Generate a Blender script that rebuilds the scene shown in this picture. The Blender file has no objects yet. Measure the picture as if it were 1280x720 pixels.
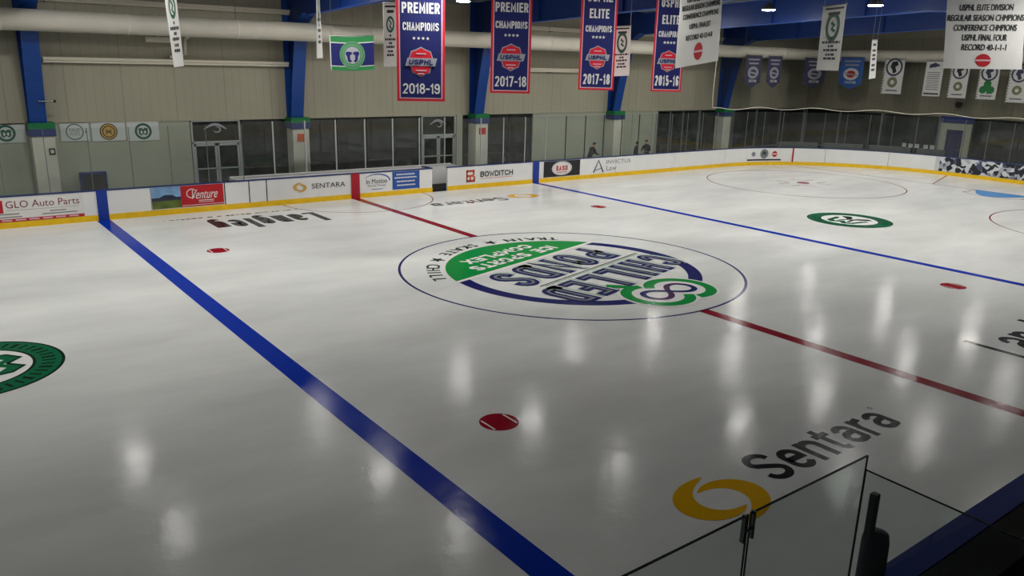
import bpy, bmesh, math, random
from mathutils import Vector, Matrix
random.seed(7)
F = 0.3048                      # everything below is written in feet
SC = bpy.context.scene
COL = SC.collection
PI = math.pi

# ------------------------------------------------------------------ camera
CX, CY, CZ, YAW, PITCH, ROLL, FP = (-45.6531812, -51.4587891, 17.2984043, .651315949, -.274419061, .0254012767, 999.474217)
cp, sp = math.cos(PITCH), math.sin(PITCH)
fw = Vector((math.sin(YAW)*cp, math.cos(YAW)*cp, sp))
rt = Vector((math.cos(YAW), -math.sin(YAW), 0))
up = rt.cross(fw)
r2 = math.cos(ROLL)*rt + math.sin(ROLL)*up
u2 = -math.sin(ROLL)*rt + math.cos(ROLL)*up
cam = bpy.data.cameras.new('camera'); co = bpy.data.objects.new('camera', cam); COL.objects.link(co)
M = Matrix((r2, u2, -fw)).transposed().to_4x4(); M.translation = Vector((CX, CY, CZ))*F
co.matrix_world = M
cam.sensor_width = 36; cam.lens = 36*FP/1280; cam.clip_start = .05; cam.clip_end = 500
SC.camera = co
CAM = Vector((CX, CY, CZ))
def ray(u, v): return fw + r2*((u-640)/FP) + u2*((360-v)/FP)
def on_y(u, v, y): d = ray(u, v); return CAM + d*((y-CY)/d.y)
def on_x(u, v, x): d = ray(u, v); return CAM + d*((x-CX)/d.x)
def on_z(u, v, z=0): d = ray(u, v); return CAM + d*((z-CZ)/d.z)
def at_dist(u, v, dist): d = ray(u, v); return CAM + d*dist/math.hypot(d.x, d.y)

# ------------------------------------------------------------------ materials
def lin(c):
    return tuple((x/12.92 if x <= .04045 else ((x+.055)/1.055)**2.4) for x in c)
def rgb(r, g, b): return lin((r/255, g/255, b/255))
MATS = {}
def mat(name, col, rough=.6, metal=0, noise=0, nscale=3., bump=0, bscale=20., spec=.5, emit=None, estr=0):
    if name in MATS: return MATS[name]
    m = bpy.data.materials.new(name); m.use_nodes = True
    nt = m.node_tree; b = nt.nodes['Principled BSDF']
    b.inputs['Base Color'].default_value = (*col, 1); b.inputs['Roughness'].default_value = rough
    b.inputs['Metallic'].default_value = metal; b.inputs['Specular IOR Level'].default_value = spec
    tc = nt.nodes.new('ShaderNodeTexCoord')
    if noise:
        n = nt.nodes.new('ShaderNodeTexNoise'); n.inputs['Scale'].default_value = nscale; n.inputs['Detail'].default_value = 5
        nt.links.new(tc.outputs['Object'], n.inputs['Vector'])
        mr = nt.nodes.new('ShaderNodeMapRange'); mr.inputs[1].default_value = .3; mr.inputs[2].default_value = .7
        mr.inputs[3].default_value = 1-noise; mr.inputs[4].default_value = 1+noise
        nt.links.new(n.outputs['Fac'], mr.inputs[0])
        h = nt.nodes.new('ShaderNodeHueSaturation'); h.inputs['Color'].default_value = (*col, 1)
        nt.links.new(mr.outputs[0], h.inputs['Value']); nt.links.new(h.outputs[0], b.inputs['Base Color'])
    if bump:
        n2 = nt.nodes.new('ShaderNodeTexNoise'); n2.inputs['Scale'].default_value = bscale; n2.inputs['Detail'].default_value = 3
        nt.links.new(tc.outputs['Object'], n2.inputs['Vector'])
        bp = nt.nodes.new('ShaderNodeBump'); bp.inputs['Strength'].default_value = bump; bp.inputs['Distance'].default_value = .01
        nt.links.new(n2.outputs['Fac'], bp.inputs['Height']); nt.links.new(bp.outputs[0], b.inputs['Normal'])
    if emit:
        b.inputs['Emission Color'].default_value = (*emit, 1); b.inputs['Emission Strength'].default_value = estr
    MATS[name] = m; return m

def ice_like(name, col, var=.0):
    """the frozen surface and the paint under it share one wet gloss and one set of ripples (world position)"""
    if name in MATS: return MATS[name]
    m = mat(name, col, rough=.2, spec=.06)
    nt = m.node_tree; b = nt.nodes['Principled BSDF']; L = nt.links
    b.inputs['IOR'].default_value = 1.31
    g = nt.nodes.new('ShaderNodeNewGeometry')
    # slow colour variation and skate haze
    n = nt.nodes.new('ShaderNodeTexNoise'); n.inputs['Scale'].default_value = .16; n.inputs['Detail'].default_value = 6; n.inputs['Roughness'].default_value = .6
    mp = nt.nodes.new('ShaderNodeMapping'); mp.inputs['Scale'].default_value = (1, 2.6, 1); mp.inputs['Rotation'].default_value = (0, 0, .5)
    L.new(g.outputs['Position'], mp.inputs['Vector']); L.new(mp.outputs[0], n.inputs['Vector'])
    mr = nt.nodes.new('ShaderNodeMapRange'); mr.inputs[1].default_value = .3; mr.inputs[2].default_value = .72
    mr.inputs[3].default_value = 1-var; mr.inputs[4].default_value = 1+var*.5
    L.new(n.outputs['Fac'], mr.inputs[0])
    h = nt.nodes.new('ShaderNodeHueSaturation'); h.inputs['Color'].default_value = (*col, 1)
    L.new(mr.outputs[0], h.inputs['Value']); L.new(h.outputs[0], b.inputs['Base Color'])
    # roughness patches
    n3 = nt.nodes.new('ShaderNodeTexNoise'); n3.inputs['Scale'].default_value = .35; n3.inputs['Detail'].default_value = 4
    L.new(mp.outputs[0], n3.inputs['Vector'])
    m3 = nt.nodes.new('ShaderNodeMapRange'); m3.inputs[1].default_value = .3; m3.inputs[2].default_value = .7; m3.inputs[3].default_value = .07; m3.inputs[4].default_value = .2
    L.new(n3.outputs['Fac'], m3.inputs[0]); L.new(m3.outputs[0], b.inputs['Roughness'])
    # ripples
    n2 = nt.nodes.new('ShaderNodeTexNoise'); n2.inputs['Scale'].default_value = 3.2; n2.inputs['Detail'].default_value = 6; n2.inputs['Roughness'].default_value = .62
    L.new(g.outputs['Position'], n2.inputs['Vector'])
    bp = nt.nodes.new('ShaderNodeBump'); bp.inputs['Strength'].default_value = .17; bp.inputs['Distance'].default_value = .03
    L.new(n2.outputs['Fac'], bp.inputs['Height']); L.new(bp.outputs[0], b.inputs['Normal'])
    return m

def ribbed(name, col, axis=0, pitch=1.0, depth=.5, rough=.55, seams=0.0, band=0.0):
    if name in MATS: return MATS[name]
    m = mat(name, col, rough=rough)
    nt = m.node_tree; b = nt.nodes['Principled BSDF']; L = nt.links
    g = nt.nodes.new('ShaderNodeNewGeometry'); s = nt.nodes.new('ShaderNodeSeparateXYZ'); L.new(g.outputs['Position'], s.inputs[0])
    def math_(op, a, bb=None):
        n = nt.nodes.new('ShaderNodeMath'); n.operation = op
        for i, q in enumerate((a, bb)):
            if q is None: continue
            if isinstance(q, (int, float)): n.inputs[i].default_value = q
            else: L.new(q, n.inputs[i])
        return n.outputs[0]
    p = math_('DIVIDE', s.outputs[axis], pitch*F); fr = math_('FRACT', p)
    groove = math_('LESS_THAN', fr, .14)
    n = nt.nodes.new('ShaderNodeTexNoise'); n.inputs['Scale'].default_value = .5; n.inputs['Detail'].default_value = 6
    L.new(g.outputs['Position'], n.inputs['Vector'])
    var = math_('MULTIPLY_ADD', n.outputs['Fac'], .3); var.node.inputs[2].default_value = .85
    dk = math_('MULTIPLY', groove, depth*.3); v1 = math_('SUBTRACT', var, dk)
    if seams:
        f2 = math_('FRACT', math_('DIVIDE', s.outputs[axis], seams*F)); sm = math_('LESS_THAN', f2, .025)
        v1 = math_('SUBTRACT', v1, math_('MULTIPLY', sm, .12))
    h = nt.nodes.new('ShaderNodeHueSaturation'); h.inputs['Color'].default_value = (*col, 1)
    L.new(v1, h.inputs['Value']); L.new(h.outputs[0], b.inputs['Base Color'])
    bp = nt.nodes.new('ShaderNodeBump'); bp.inputs['Strength'].default_value = .5; bp.inputs['Distance'].default_value = .02
    bp.invert = True
    L.new(groove, bp.inputs['Height']); L.new(bp.outputs[0], b.inputs['Normal'])
    return m

def glass(name, tint=(.9, .95, .93), refl=1.0, rough=.02, ior=1.5, haze=0.03, hcol=(.35, .38, .36)):
    if name in MATS: return MATS[name]
    m = bpy.data.materials.new(name); m.use_nodes = True; nt = m.node_tree; nt.nodes.clear(); L = nt.links
    o = nt.nodes.new('ShaderNodeOutputMaterial'); t = nt.nodes.new('ShaderNodeBsdfTransparent'); t.inputs[0].default_value = (*tint, 1)
    g = nt.nodes.new('ShaderNodeBsdfGlossy'); g.inputs['Roughness'].default_value = rough
    d = nt.nodes.new('ShaderNodeBsdfDiffuse'); d.inputs[0].default_value = (*hcol, 1)
    fr = nt.nodes.new('ShaderNodeFresnel'); fr.inputs[0].default_value = ior
    mu = nt.nodes.new('ShaderNodeMath'); mu.operation = 'MULTIPLY'; mu.inputs[1].default_value = refl; L.new(fr.outputs[0], mu.inputs[0])
    mh = nt.nodes.new('ShaderNodeMixShader'); mh.inputs[0].default_value = haze; L.new(t.outputs[0], mh.inputs[1]); L.new(d.outputs[0], mh.inputs[2])
    mx = nt.nodes.new('ShaderNodeMixShader'); L.new(mu.outputs[0], mx.inputs[0]); L.new(mh.outputs[0], mx.inputs[1]); L.new(g.outputs[0], mx.inputs[2])
    L.new(mx.outputs[0], o.inputs[0]); MATS[name] = m; return m

ICE = ice_like('ice', (.745, .75, .735), .2)
P_BLUE = ice_like('ice paint blue', rgb(10, 50, 165)); P_RED = ice_like('ice paint red', rgb(135, 18, 38))
P_DRED = ice_like('ice paint deep red', rgb(150, 15, 35))
P_NAVY = ice_like('ice paint navy', rgb(32, 36, 98)); P_GREEN = ice_like('ice paint green', rgb(14, 140, 62))
P_WHITE = ice_like('ice paint white', (.78, .78, .77)); P_BLACK = ice_like('ice paint black', rgb(32, 33, 36))
P_GOLD = ice_like('ice paint gold', rgb(218, 165, 8)); P_DGREEN = ice_like('ice paint forest green', rgb(20, 100, 66)); P_CREASE = ice_like('ice paint crease blue', rgb(70, 140, 205))
P_THIN = ice_like('ice paint thin navy', rgb(40, 45, 100)); P_GREY = ice_like('ice paint grey', rgb(120, 125, 125)); P_PLUM = ice_like('ice paint plum', rgb(75, 35, 85))
P_INK = ice_like('ice paint dark green', rgb(18, 44, 36))
BOARD = mat('board plastic white', (.78, .78, .77), .35, noise=.03, nscale=1.5)
BOARD2 = mat('board plastic shade', (.55, .57, .56), .4)
YEL = mat('kickplate yellow', rgb(235, 190, 10), .4, noise=.08, nscale=4)
CAPB = mat('cap rail blue', rgb(22, 50, 110), .4)
NEARCAP = mat('shelf blue', rgb(12, 42, 130), .75, spec=.2)
BLUE = mat('frame blue', rgb(8, 66, 148), .45, noise=.06)
BLUE_SHADED = mat('frame blue shaded web', rgb(6, 48, 118), .5, noise=.06)  # same paint as the flanges; shade on the webs put into the colour
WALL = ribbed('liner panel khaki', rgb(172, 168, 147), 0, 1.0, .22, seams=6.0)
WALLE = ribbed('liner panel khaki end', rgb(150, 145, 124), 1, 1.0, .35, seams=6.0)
LOW = mat('lower wall beige', rgb(165, 170, 152), .6, noise=.06, nscale=.8)
DARKW = mat('hall wall grey', rgb(95, 95, 92), .8, noise=.08)
ROOF = mat('roof liner', rgb(125, 128, 128), .7, noise=.05)
PURL = mat('purlin galvanised', rgb(150, 152, 150), .5)
DUCT = mat('duct cream', rgb(222, 216, 200), .45, noise=.06, nscale=1.2)
PIPE = mat('pipe cream', rgb(222, 215, 196), .45)
PIER = mat('pier cream', rgb(205, 205, 190), .6, noise=.08, nscale=1.5)
GRN = mat('band green', rgb(18, 118, 62), .5); NAV = mat('band navy', rgb(20, 44, 110), .5)
ALU = mat('aluminium', rgb(185, 190, 188), .35, metal=.3)
DARKFR = mat('dark gasket', rgb(28, 32, 32), .5)
STEELD = mat('seam grey', rgb(105, 110, 108), .5)
RUBBER = mat('black rubber', rgb(22, 24, 24), .85)
LOBBYW = mat('lobby wall painted reflections', rgb(90, 86, 80), .8, noise=.6, nscale=1.3)  # strong mottling paints in the uneven reflections of the windows
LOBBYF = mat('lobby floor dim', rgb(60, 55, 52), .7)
GLASS = glass('rink glass', (.90, .935, .92), 1.0, .03, 1.5, .05)
WINGLASS = glass('window glass', (.62, .68, .66), 1.3, .04, 1.5, .03, (.2, .25, .23))
NGLASS = glass('near glass', (.80, .87, .85), 1.0, .02, 1.45, .02, (.3, .36, .36))
GEDGE = mat('glass edge', rgb(30, 45, 45), .2)
CANVAS = mat('banner white', (.74, .73, .70), .8, noise=.03, nscale=2); BNAVY = mat('banner navy', rgb(14, 24, 100), .75, noise=.05)
BRED = mat('banner red', rgb(215, 20, 48), .7); BW = mat('banner print white', (.80, .80, .80), .7); BTRIM = mat('banner trim pink', rgb(225, 180, 195), .7)
INK = mat('ink black', rgb(26, 26, 30), .6); INKG = mat('ink green', rgb(30, 90, 70), .6); INKGREY = mat('ink grey', rgb(120, 122, 124), .6)
GOLD = mat('print gold', rgb(205, 165, 75), .5); ORNG = mat('print orange', rgb(205, 85, 50), .5); REDP = mat('print red', rgb(185, 22, 36), .45)
BLUEP = mat('print blue', rgb(32, 80, 160), .45); STEEL = mat('steel grey', rgb(130, 132, 132), .4, metal=.6)
STRIPEB = mat('board stripe blue', rgb(15, 55, 150), .4); STRIPER = mat('board stripe red', rgb(170, 18, 40), .4)
LAMPH = mat('lamp housing', rgb(60, 62, 66), .5, metal=.3)
LENS = mat('lamp lens', (1, 1, 1), .4, emit=(1, .985, .935), estr=72)
NAVYD = mat('door blue', rgb(12, 26, 84), .5); BANN2 = mat('print pale blue', rgb(120, 160, 215), .6); BANN3 = mat('print slate', rgb(62, 62, 92), .7)
SILVER = mat('print silver', rgb(165, 165, 175), .6); SHAM = mat('print shamrock', rgb(30, 130, 60), .6)
CLOTH_D = mat('dark clothing', rgb(26, 28, 38), .9, noise=.1); SKIN = mat('skin', rgb(178, 134, 110), .6); HAIR = mat('dark hair', rgb(24, 20, 18), .8)
TROUS = mat('dark trousers', rgb(34, 34, 42), .9); SHOE = mat('black shoe', rgb(14, 14, 16), .6)

# photo panels on the boards -------------------------------------------------
def photo_crowd():
    m = mat('photo print players', (.4, .4, .4), .5); nt = m.node_tree; b = nt.nodes['Principled BSDF']; L = nt.links
    g = nt.nodes.new('ShaderNodeNewGeometry'); v = nt.nodes.new('ShaderNodeTexVoronoi'); v.inputs['Scale'].default_value = 5.5
    n = nt.nodes.new('ShaderNodeTexNoise'); n.inputs['Scale'].default_value = 5
    mx = nt.nodes.new('ShaderNodeMixRGB'); mx.inputs[0].default_value = .12
    L.new(g.outputs['Position'], mx.inputs[1]); L.new(g.outputs['Position'], n.inputs['Vector']); L.new(n.outputs['Color'], mx.inputs[2]); L.new(mx.outputs[0], v.inputs['Vector'])
    cr = nt.nodes.new('ShaderNodeValToRGB'); e = cr.color_ramp.elements
    cr.color_ramp.interpolation = 'CONSTANT'
    e[0].position = 0; e[0].color = (*rgb(25, 28, 40), 1); e[1].position = .36; e[1].color = (*rgb(70, 74, 100), 1)
    for p, c in ((.47, rgb(115, 120, 140)), (.56, rgb(168, 172, 180)), (.7, rgb(205, 210, 214))):
        q = e.new(p); q.color = (*c, 1)
    s = nt.nodes.new('ShaderNodeSeparateXYZ'); L.new(v.outputs['Color'], s.inputs[0])
    L.new(s.outputs[0], cr.inputs[0]); L.new(cr.outputs[0], b.inputs['Base Color']); return m
CROWD = photo_crowd()
SKYP = mat('photo print sky', rgb(120, 160, 200), .5, noise=.3, nscale=2.5); FIELDP = mat('photo print field', rgb(92, 108, 44), .5, noise=.4, nscale=3); HOUSEP = mat('photo print buildings', rgb(45, 52, 72), .5)

# ------------------------------------------------------------------ surfaces (u, v, lift) -> feet
def plane(o, e1, e2):
    o, e1, e2 = Vector(o), Vector(e1).normalized(), Vector(e2).normalized(); n = e1.cross(e2)
    return lambda u, v, l=0: o + e1*u + e2*v + n*l
GROUND = plane((0, 0, 0), (1, 0, 0), (0, 1, 0))
HL, HW, RC = 101.5, 42.0, 28.0
SX = HL-RC; ARC = RC*PI/2
def bxy(s):
    """plan position and inward normal along the boards, s=0 at the middle of the far side, clockwise from above"""
    T = 4*SX + 4*(HW-RC) + 4*ARC
    s = s % T
    a, b = SX, HW-RC
    if s < a: return (s, HW), (0, -1)
    s -= a
    if s < ARC: t = s/RC; return (a+RC*math.sin(t), b+RC*math.cos(t)), (-math.sin(t), -math.cos(t))
    s -= ARC
    if s < 2*b: return (HL, b-s), (-1, 0)
    s -= 2*b
    if s < ARC: t = s/RC; return (a+RC*math.cos(t), -b-RC*math.sin(t)), (-math.cos(t), math.sin(t))
    s -= ARC
    if s < 2*a: return (a-s, -HW), (0, 1)
    s -= 2*a
    if s < ARC: t = s/RC; return (-a-RC*math.sin(t), -b-RC*math.cos(t)), (math.sin(t), math.cos(t))
    s -= ARC
    if s < 2*b: return (-HL, -b+s), (1, 0)
    s -= 2*b
    if s < ARC: t = s/RC; return (-a-RC*math.cos(t), b+RC*math.sin(t)), (math.cos(t), -math.sin(t))
    s -= ARC
    return (-a+s, HW), (0, -1)
def BD(s, z, l=0):
    (x, y), (nx, ny) = bxy(s); return Vector((x+nx*l, y+ny*l, z))

# ------------------------------------------------------------------ text
_tc = {}
def glyphs(s):
    if s in _tc: return _tc[s]
    c = bpy.data.curves.new('t', 'FONT'); c.body = s; c.resolution_u = 3; c.fill_mode = 'FRONT'
    o = bpy.data.objects.new('t', c); COL.objects.link(o)
    bpy.context.view_layer.update()
    me = bpy.data.meshes.new_from_object(o.evaluated_get(bpy.context.evaluated_depsgraph_get()))
    vs = [(v.co.x, v.co.y) for v in me.vertices]; fs = [tuple(p.vertices) for p in me.polygons]
    bpy.data.objects.remove(o); bpy.data.curves.remove(c); bpy.data.meshes.remove(me)
    _tc[s] = (vs, fs); return _tc[s]
_tb = {}
def glyphs_off(s, off):
    k = (s, off)
    if k in _tb: return _tb[k]
    c = bpy.data.curves.new('t', 'FONT'); c.body = s; c.resolution_u = 3; c.fill_mode = 'FRONT'; c.offset = off
    o = bpy.data.objects.new('t', c); COL.objects.link(o); bpy.context.view_layer.update()
    me = bpy.data.meshes.new_from_object(o.evaluated_get(bpy.context.evaluated_depsgraph_get()))
    vs = [(v.co.x, v.co.y) for v in me.vertices]; fs = [tuple(p.vertices) for p in me.polygons]
    bpy.data.objects.remove(o); bpy.data.curves.remove(c); bpy.data.meshes.remove(me)
    _tb[k] = (vs, fs); return _tb[k]

# block lettering: each character a set of centre lines in a 0..1 box, with its relative width
def _arc(cx, cy, rx, ry, a0, a1, n=8): return [(cx+rx*math.cos(math.radians(a0+(a1-a0)*i/n)), cy+ry*math.sin(math.radians(a0+(a1-a0)*i/n))) for i in range(n+1)]
_Q = .26
_O = _arc(.5, 1-_Q, .5, _Q, 0, 180)+_arc(.5, _Q, .5, _Q, 180, 360)+[(1, 1-_Q)]
BLK = {
 'A': (1, [[(0, 0), (.5, 1), (1, 0)], [(.2, .32), (.8, .32)]]),
 'B': (1, [[(0, 0), (0, 1), (.6, 1)]+_arc(.6, .765, .4, .235, 90, -90)+[(0, .53)], [(0, 0), (.6, 0)]+_arc(.6, .265, .4, .265, -90, 90)]),
 'C': (1, [_arc(.5, 1-_Q, .5, _Q, -8, 180)+_arc(.5, _Q, .5, _Q, 180, 368)]),
 'D': (1, [[(0, 0), (0, 1), (.5, 1)]+_arc(.5, 1-_Q, .5, _Q, 90, 0)+_arc(.5, _Q, .5, _Q, 0, -90)+[(-.0, 0)]]),
 'E': (.85, [[(1, 1), (0, 1), (0, 0), (1, 0)], [(0, .52), (.85, .52)]]),
 'F': (.85, [[(1, 1), (0, 1), (0, 0)], [(0, .52), (.85, .52)]]),
 'G': (1, [[(1, .73)]+_arc(.5, 1-_Q, .5, _Q, 0, 180)+_arc(.5, _Q, .5, _Q, 180, 360)+[(1, .48), (.55, .48)]]),
 'H': (1, [[(0, 0), (0, 1)], [(1, 0), (1, 1)], [(0, .52), (1, .52)]]),
 'I': (0, [[(.5, 0), (.5, 1)]]),
 'K': (1, [[(0, 0), (0, 1)], [(1, 1), (.05, .45)], [(.3, .6), (1, 0)]]),
 'L': (.85, [[(0, 1), (0, 0), (1, 0)]]),
 'M': (1.35, [[(0, 0), (0, 1), (.5, .25), (1, 1), (1, 0)]]),
 'N': (1, [[(0, 0), (0, 1), (1, 0), (1, 1)]]),
 'O': (1, [_O]),
 'P': (1, [[(0, 0), (0, 1), (.6, 1)]+_arc(.6, .73, .4, .27, 90, -90)+[(0, .46)]]),
 'R': (1, [[(0, 0), (0, 1), (.6, 1)]+_arc(.6, .74, .4, .26, 90, -90)+[(0, .48)], [(.55, .48), (1, 0)]]),
 'S': (1, [_arc(.5, .76, .5, .24, 0, 190)+[(.12, .63), (.5, .51), (.88, .37)]+_arc(.5, .24, .5, .24, 10, -180)]),
 'T': (1, [[(0, 1), (1, 1)], [(.5, 1), (.5, 0)]]),
 'U': (1, [[(0, 1)]+_arc(.5, _Q, .5, _Q, 180, 360)+[(1, 1)]]),
 'V': (1, [[(0, 1), (.5, 0), (1, 1)]]), 'W': (1.4, [[(0, 1), (.25, 0), (.5, .8), (.75, 0), (1, 1)]]), 'X': (1, [[(0, 0), (1, 1)], [(0, 1), (1, 0)]]), 'Y': (1, [[(0, 1), (.5, .5), (1, 1)], [(.5, .5), (.5, 0)]]),
 '0': (.9, [_O]), '1': (.35, [[(0, .78), (.9, 1), (.9, 0)]]),
 '2': (.9, [_arc(.5, 1-_Q, .5, _Q, 170, -10)+[(.9, .55), (0, 0), (1, 0)]]),
 '4': (.95, [[(.75, 0), (.75, 1), (0, .3), (1, .3)]]),
 '5': (.9, [[(.95, 1), (.1, 1), (.05, .55)]+_arc(.5, .32, .5, .32, 110, -165)]),
 '6': (.9, [[(.95, .76)]+_arc(.5, 1-_Q, .5, _Q, 10, 180)+_arc(.5, .28, .5, .28, 180, 540)]),
 '7': (.85, [[(0, 1), (1, 1), (.35, 0)]]),
 '8': (.9, [_arc(.5, .77, .44, .23, -90, 270, 14), _arc(.5, .27, .5, .27, 90, 450, 14)]),
 '9': (.9, [[(.05, .24)]+_arc(.5, _Q, .5, _Q, 190, 360)+_arc(.5, .72, .5, .28, 0, 360)]),
 '-': (.5, [[(0, .45), (1, .45)]]), '.': (0, [[(.5, 0), (.5, .08)]]),
 'a': (.8, [[(.05, .55)]+_arc(.5, .50, .5, .22, 150, 0)+[(1, 0)], _arc(.5, .2, .5, .2, 90, 270)+[(.9, .03), (1, .2)], [(.5, .4), (1, .42)]]),
 'n': (.8, [[(0, 0), (0, .72)], [(0, .45)]+_arc(.5, .50, .5, .22, 180, 0)+[(1, 0)]]),
 'g': (.8, [[(1, .72), (1, -.05)]+_arc(.5, -.05, .5, .2, 0, -150), _arc(.5, .50, .5, .22, 0, 180)+_arc(.5, .22, .5, .22, 180, 360)]),
 'l': (0, [[(.5, 0), (.5, 1)]]), 'r': (.45, [[(0, 0), (0, .72)], [(0, .45), (.35, .68), (1, .72)]]),
 'e': (.8, [[(0, .38), (1, .38)]+_arc(.5, .50, .5, .22, 0, 180)+_arc(.5, .22, .5, .22, 180, 340)]),
 'y': (.8, [[(0, .72)]+_arc(.5, .22, .5, .22, 180, 360)+[(1, .72)], [(1, .72), (1, -.05)]+_arc(.5, -.05, .5, .2, 0, -150)]),
 't': (.5, [[(.35, 1-.08)]+_arc(.8, .15, .45, .15, 180, 270, 4), [(-.1, .72), (1, .72)]]),
 ' ': (.55, []),
}
# ------------------------------------------------------------------ mesh builder
class MB:
    def __init__(s): s.v = []; s.f = []; s.m = []; s.mats = []
    def mi(s, m):
        if m not in s.mats: s.mats.append(m)
        return s.mats.index(m)
    def add(s, vs, fs, m):
        b = len(s.v); k = s.mi(m); s.v += [tuple(x) for x in vs]
        for f in fs: s.f.append(tuple(b+i for i in f)); s.m.append(k)
    def box(s, x0, x1, y0, y1, z0, z1, m):
        vs = [(x, y, z) for x in (x0, x1) for y in (y0, y1) for z in (z0, z1)]
        s.add(vs, [(0, 1, 3, 2), (4, 6, 7, 5), (0, 4, 5, 1), (2, 3, 7, 6), (0, 2, 6, 4), (1, 5, 7, 3)], m)
    def obox(s, c, ax, ay, az, m):
        c, ax, ay, az = map(Vector, (c, ax, ay, az))
        vs = [c+i*ax+j*ay+k*az for i in (-1, 1) for j in (-1, 1) for k in (-1, 1)]
        s.add(vs, [(0, 1, 3, 2), (4, 6, 7, 5), (0, 4, 5, 1), (2, 3, 7, 6), (0, 2, 6, 4), (1, 5, 7, 3)], m)
    def rect(s, S, u0, u1, v0, v1, m, l=0, nu=1, nv=1):
        vs = [S(u0+(u1-u0)*i/nu, v0+(v1-v0)*j/nv, l) for j in range(nv+1) for i in range(nu+1)]
        s.add(vs, [(j*(nu+1)+i, j*(nu+1)+i+1, (j+1)*(nu+1)+i+1, (j+1)*(nu+1)+i) for j in range(nv) for i in range(nu)], m)
    def poly(s, S, pts, m, l=0):
        s.add([S(u, v, l) for u, v in pts], [tuple(range(len(pts)))], m)
    def disc(s, S, u, v, r, m, l=0, n=40, ry=None):
        ry = ry or r
        s.poly(S, [(u+r*math.cos(2*PI*i/n), v+ry*math.sin(2*PI*i/n)) for i in range(n)], m, l)
    def ring(s, S, u, v, r0, r1, m, l=0, n=64, a0=0, a1=2*PI, sy=1.0):
        vs = []
        for i in range(n+1):
            a = a0+(a1-a0)*i/n
            vs += [S(u+r0*math.cos(a), v+sy*r0*math.sin(a), l), S(u+r1*math.cos(a), v+sy*r1*math.sin(a), l)]
        s.add(vs, [(2*i, 2*i+1, 2*i+3, 2*i+2) for i in range(n)], m)
    def ribbon(s, S, pts, w, m, l=0, closed=False):
        n = len(pts); vs = []
        for i, p in enumerate(pts):
            a = pts[(i-1) % n] if (i or closed) else p; b = pts[(i+1) % n] if (i < n-1 or closed) else p
            dx, dy = b[0]-a[0], b[1]-a[1]; d = math.hypot(dx, dy) or 1
            ww = w(i/(n-1)) if callable(w) else w
            vs += [S(p[0]+dy/d*ww/2, p[1]-dx/d*ww/2, l), S(p[0]-dy/d*ww/2, p[1]+dx/d*ww/2, l)]
        k = n if closed else n-1
        s.add(vs, [(2*i, 2*((i+1) % n), 2*((i+1) % n)+1, 2*i+1) for i in range(k)], m)
    def text(s, S, t, u, v, h, m, w=None, l=0, off=0., shear=0., align='c', dz=.0012):
        """off > 0 thickens the strokes by shifted copies, each a hair higher than the last"""
        vs, fs = glyphs(t) if off >= 0 else glyphs_off(t, off)
        if not vs: return
        x0 = min(p[0] for p in vs); x1 = max(p[0] for p in vs); y0 = min(p[1] for p in vs); y1 = max(p[1] for p in vs)
        d = off*h if off > 0 else 0
        sy = (h-d)/(y1-y0); sx = ((w-2*d)/(x1-x0)) if w else sy
        W = (x1-x0)*sx; ox = {'c': -W/2, 'l': 0, 'r': -W}[align]
        sh = [(0, 0)] if not d else [(-d, 0), (d, 0), (0, 0), (-d*.7, d), (d*.7, d)]
        for k, (dx, dy) in enumerate(sh):
            out = []
            for px, py in vs:
                yy = (py-y0)*sy+dy; out.append(S(u+ox+(px-x0)*sx+dx+shear*(yy-h/2), v+yy, l+k*dz))
            s.add(out, fs, m)
    def block(s, S, t, u, v, h, m, w, l=0, sw=.17, shear=0., gap=.55, xw=.5, dz=.003, grow=0.):
        """block capitals, w wide overall and h tall, stroke sw*h; grow fattens the outline"""
        th = sw*h; adv = []; tot = 0
        for ch in t: k = BLK[ch][0]; adv.append(k)
        # widths: every glyph = its factor * X + one stroke, spaced by gap strokes
        n = len(t); X = (w-n*th-(n-1)*gap*th)/max(.01, sum(adv)); x = u-w/2; c = 0
        for ch, k in zip(t, adv):
            gw = k*X; q = 0
            for st in BLK[ch][1]:
                P = [(x+th/2+p[0]*gw+(0 if k else 0), v+th/2+p[1]*(h-th)) for p in st]
                # square the free ends, but leave the mouths of round letters open
                ex = grow if ch in 'CGSaegy235689' else th/2+grow
                if len(P) > 1:
                    for a, b_ in ((0, 1), (-1, -2)):
                        dx, dy = P[a][0]-P[b_][0], P[a][1]-P[b_][1]; d = math.hypot(dx, dy) or 1
                        P[a] = (P[a][0]+dx/d*ex, P[a][1]+dy/d*ex)
                s.mitre(lambda a, b_, z=0: S(a+shear*(b_-v-h/2), b_, z), P, th+2*grow, m, l+q*dz); q += 1
            x += gw+th+gap*th
    def mitre(s, S, P, w, m, l):
        Q = [P[0]]
        for p in P[1:]:
            if math.hypot(p[0]-Q[-1][0], p[1]-Q[-1][1]) > 1e-5: Q.append(p)
        P = Q; n = len(P); vs = []
        for i, p in enumerate(P):
            d = []
            if i: d.append(((p[0]-P[i-1][0]), (p[1]-P[i-1][1])))
            if i < n-1: d.append(((P[i+1][0]-p[0]), (P[i+1][1]-p[1])))
            d = [(a/math.hypot(a, b), b/math.hypot(a, b)) for a, b in d]
            if len(d) == 1: nx, ny, k = -d[0][1], d[0][0], 1
            else:
                nx, ny = -(d[0][1]+d[1][1]), d[0][0]+d[1][0]; q = math.hypot(nx, ny) or 1; nx /= q; ny /= q
                k = min(1.9, 1/max(.3, abs(nx*-d[0][1]+ny*d[0][0])))
            vs += [S(p[0]-nx*w/2*k, p[1]-ny*w/2*k, l), S(p[0]+nx*w/2*k, p[1]+ny*w/2*k, l)]
        s.add(vs, [(2*i, 2*i+2, 2*i+3, 2*i+1) for i in range(n-1)], m)
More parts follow.
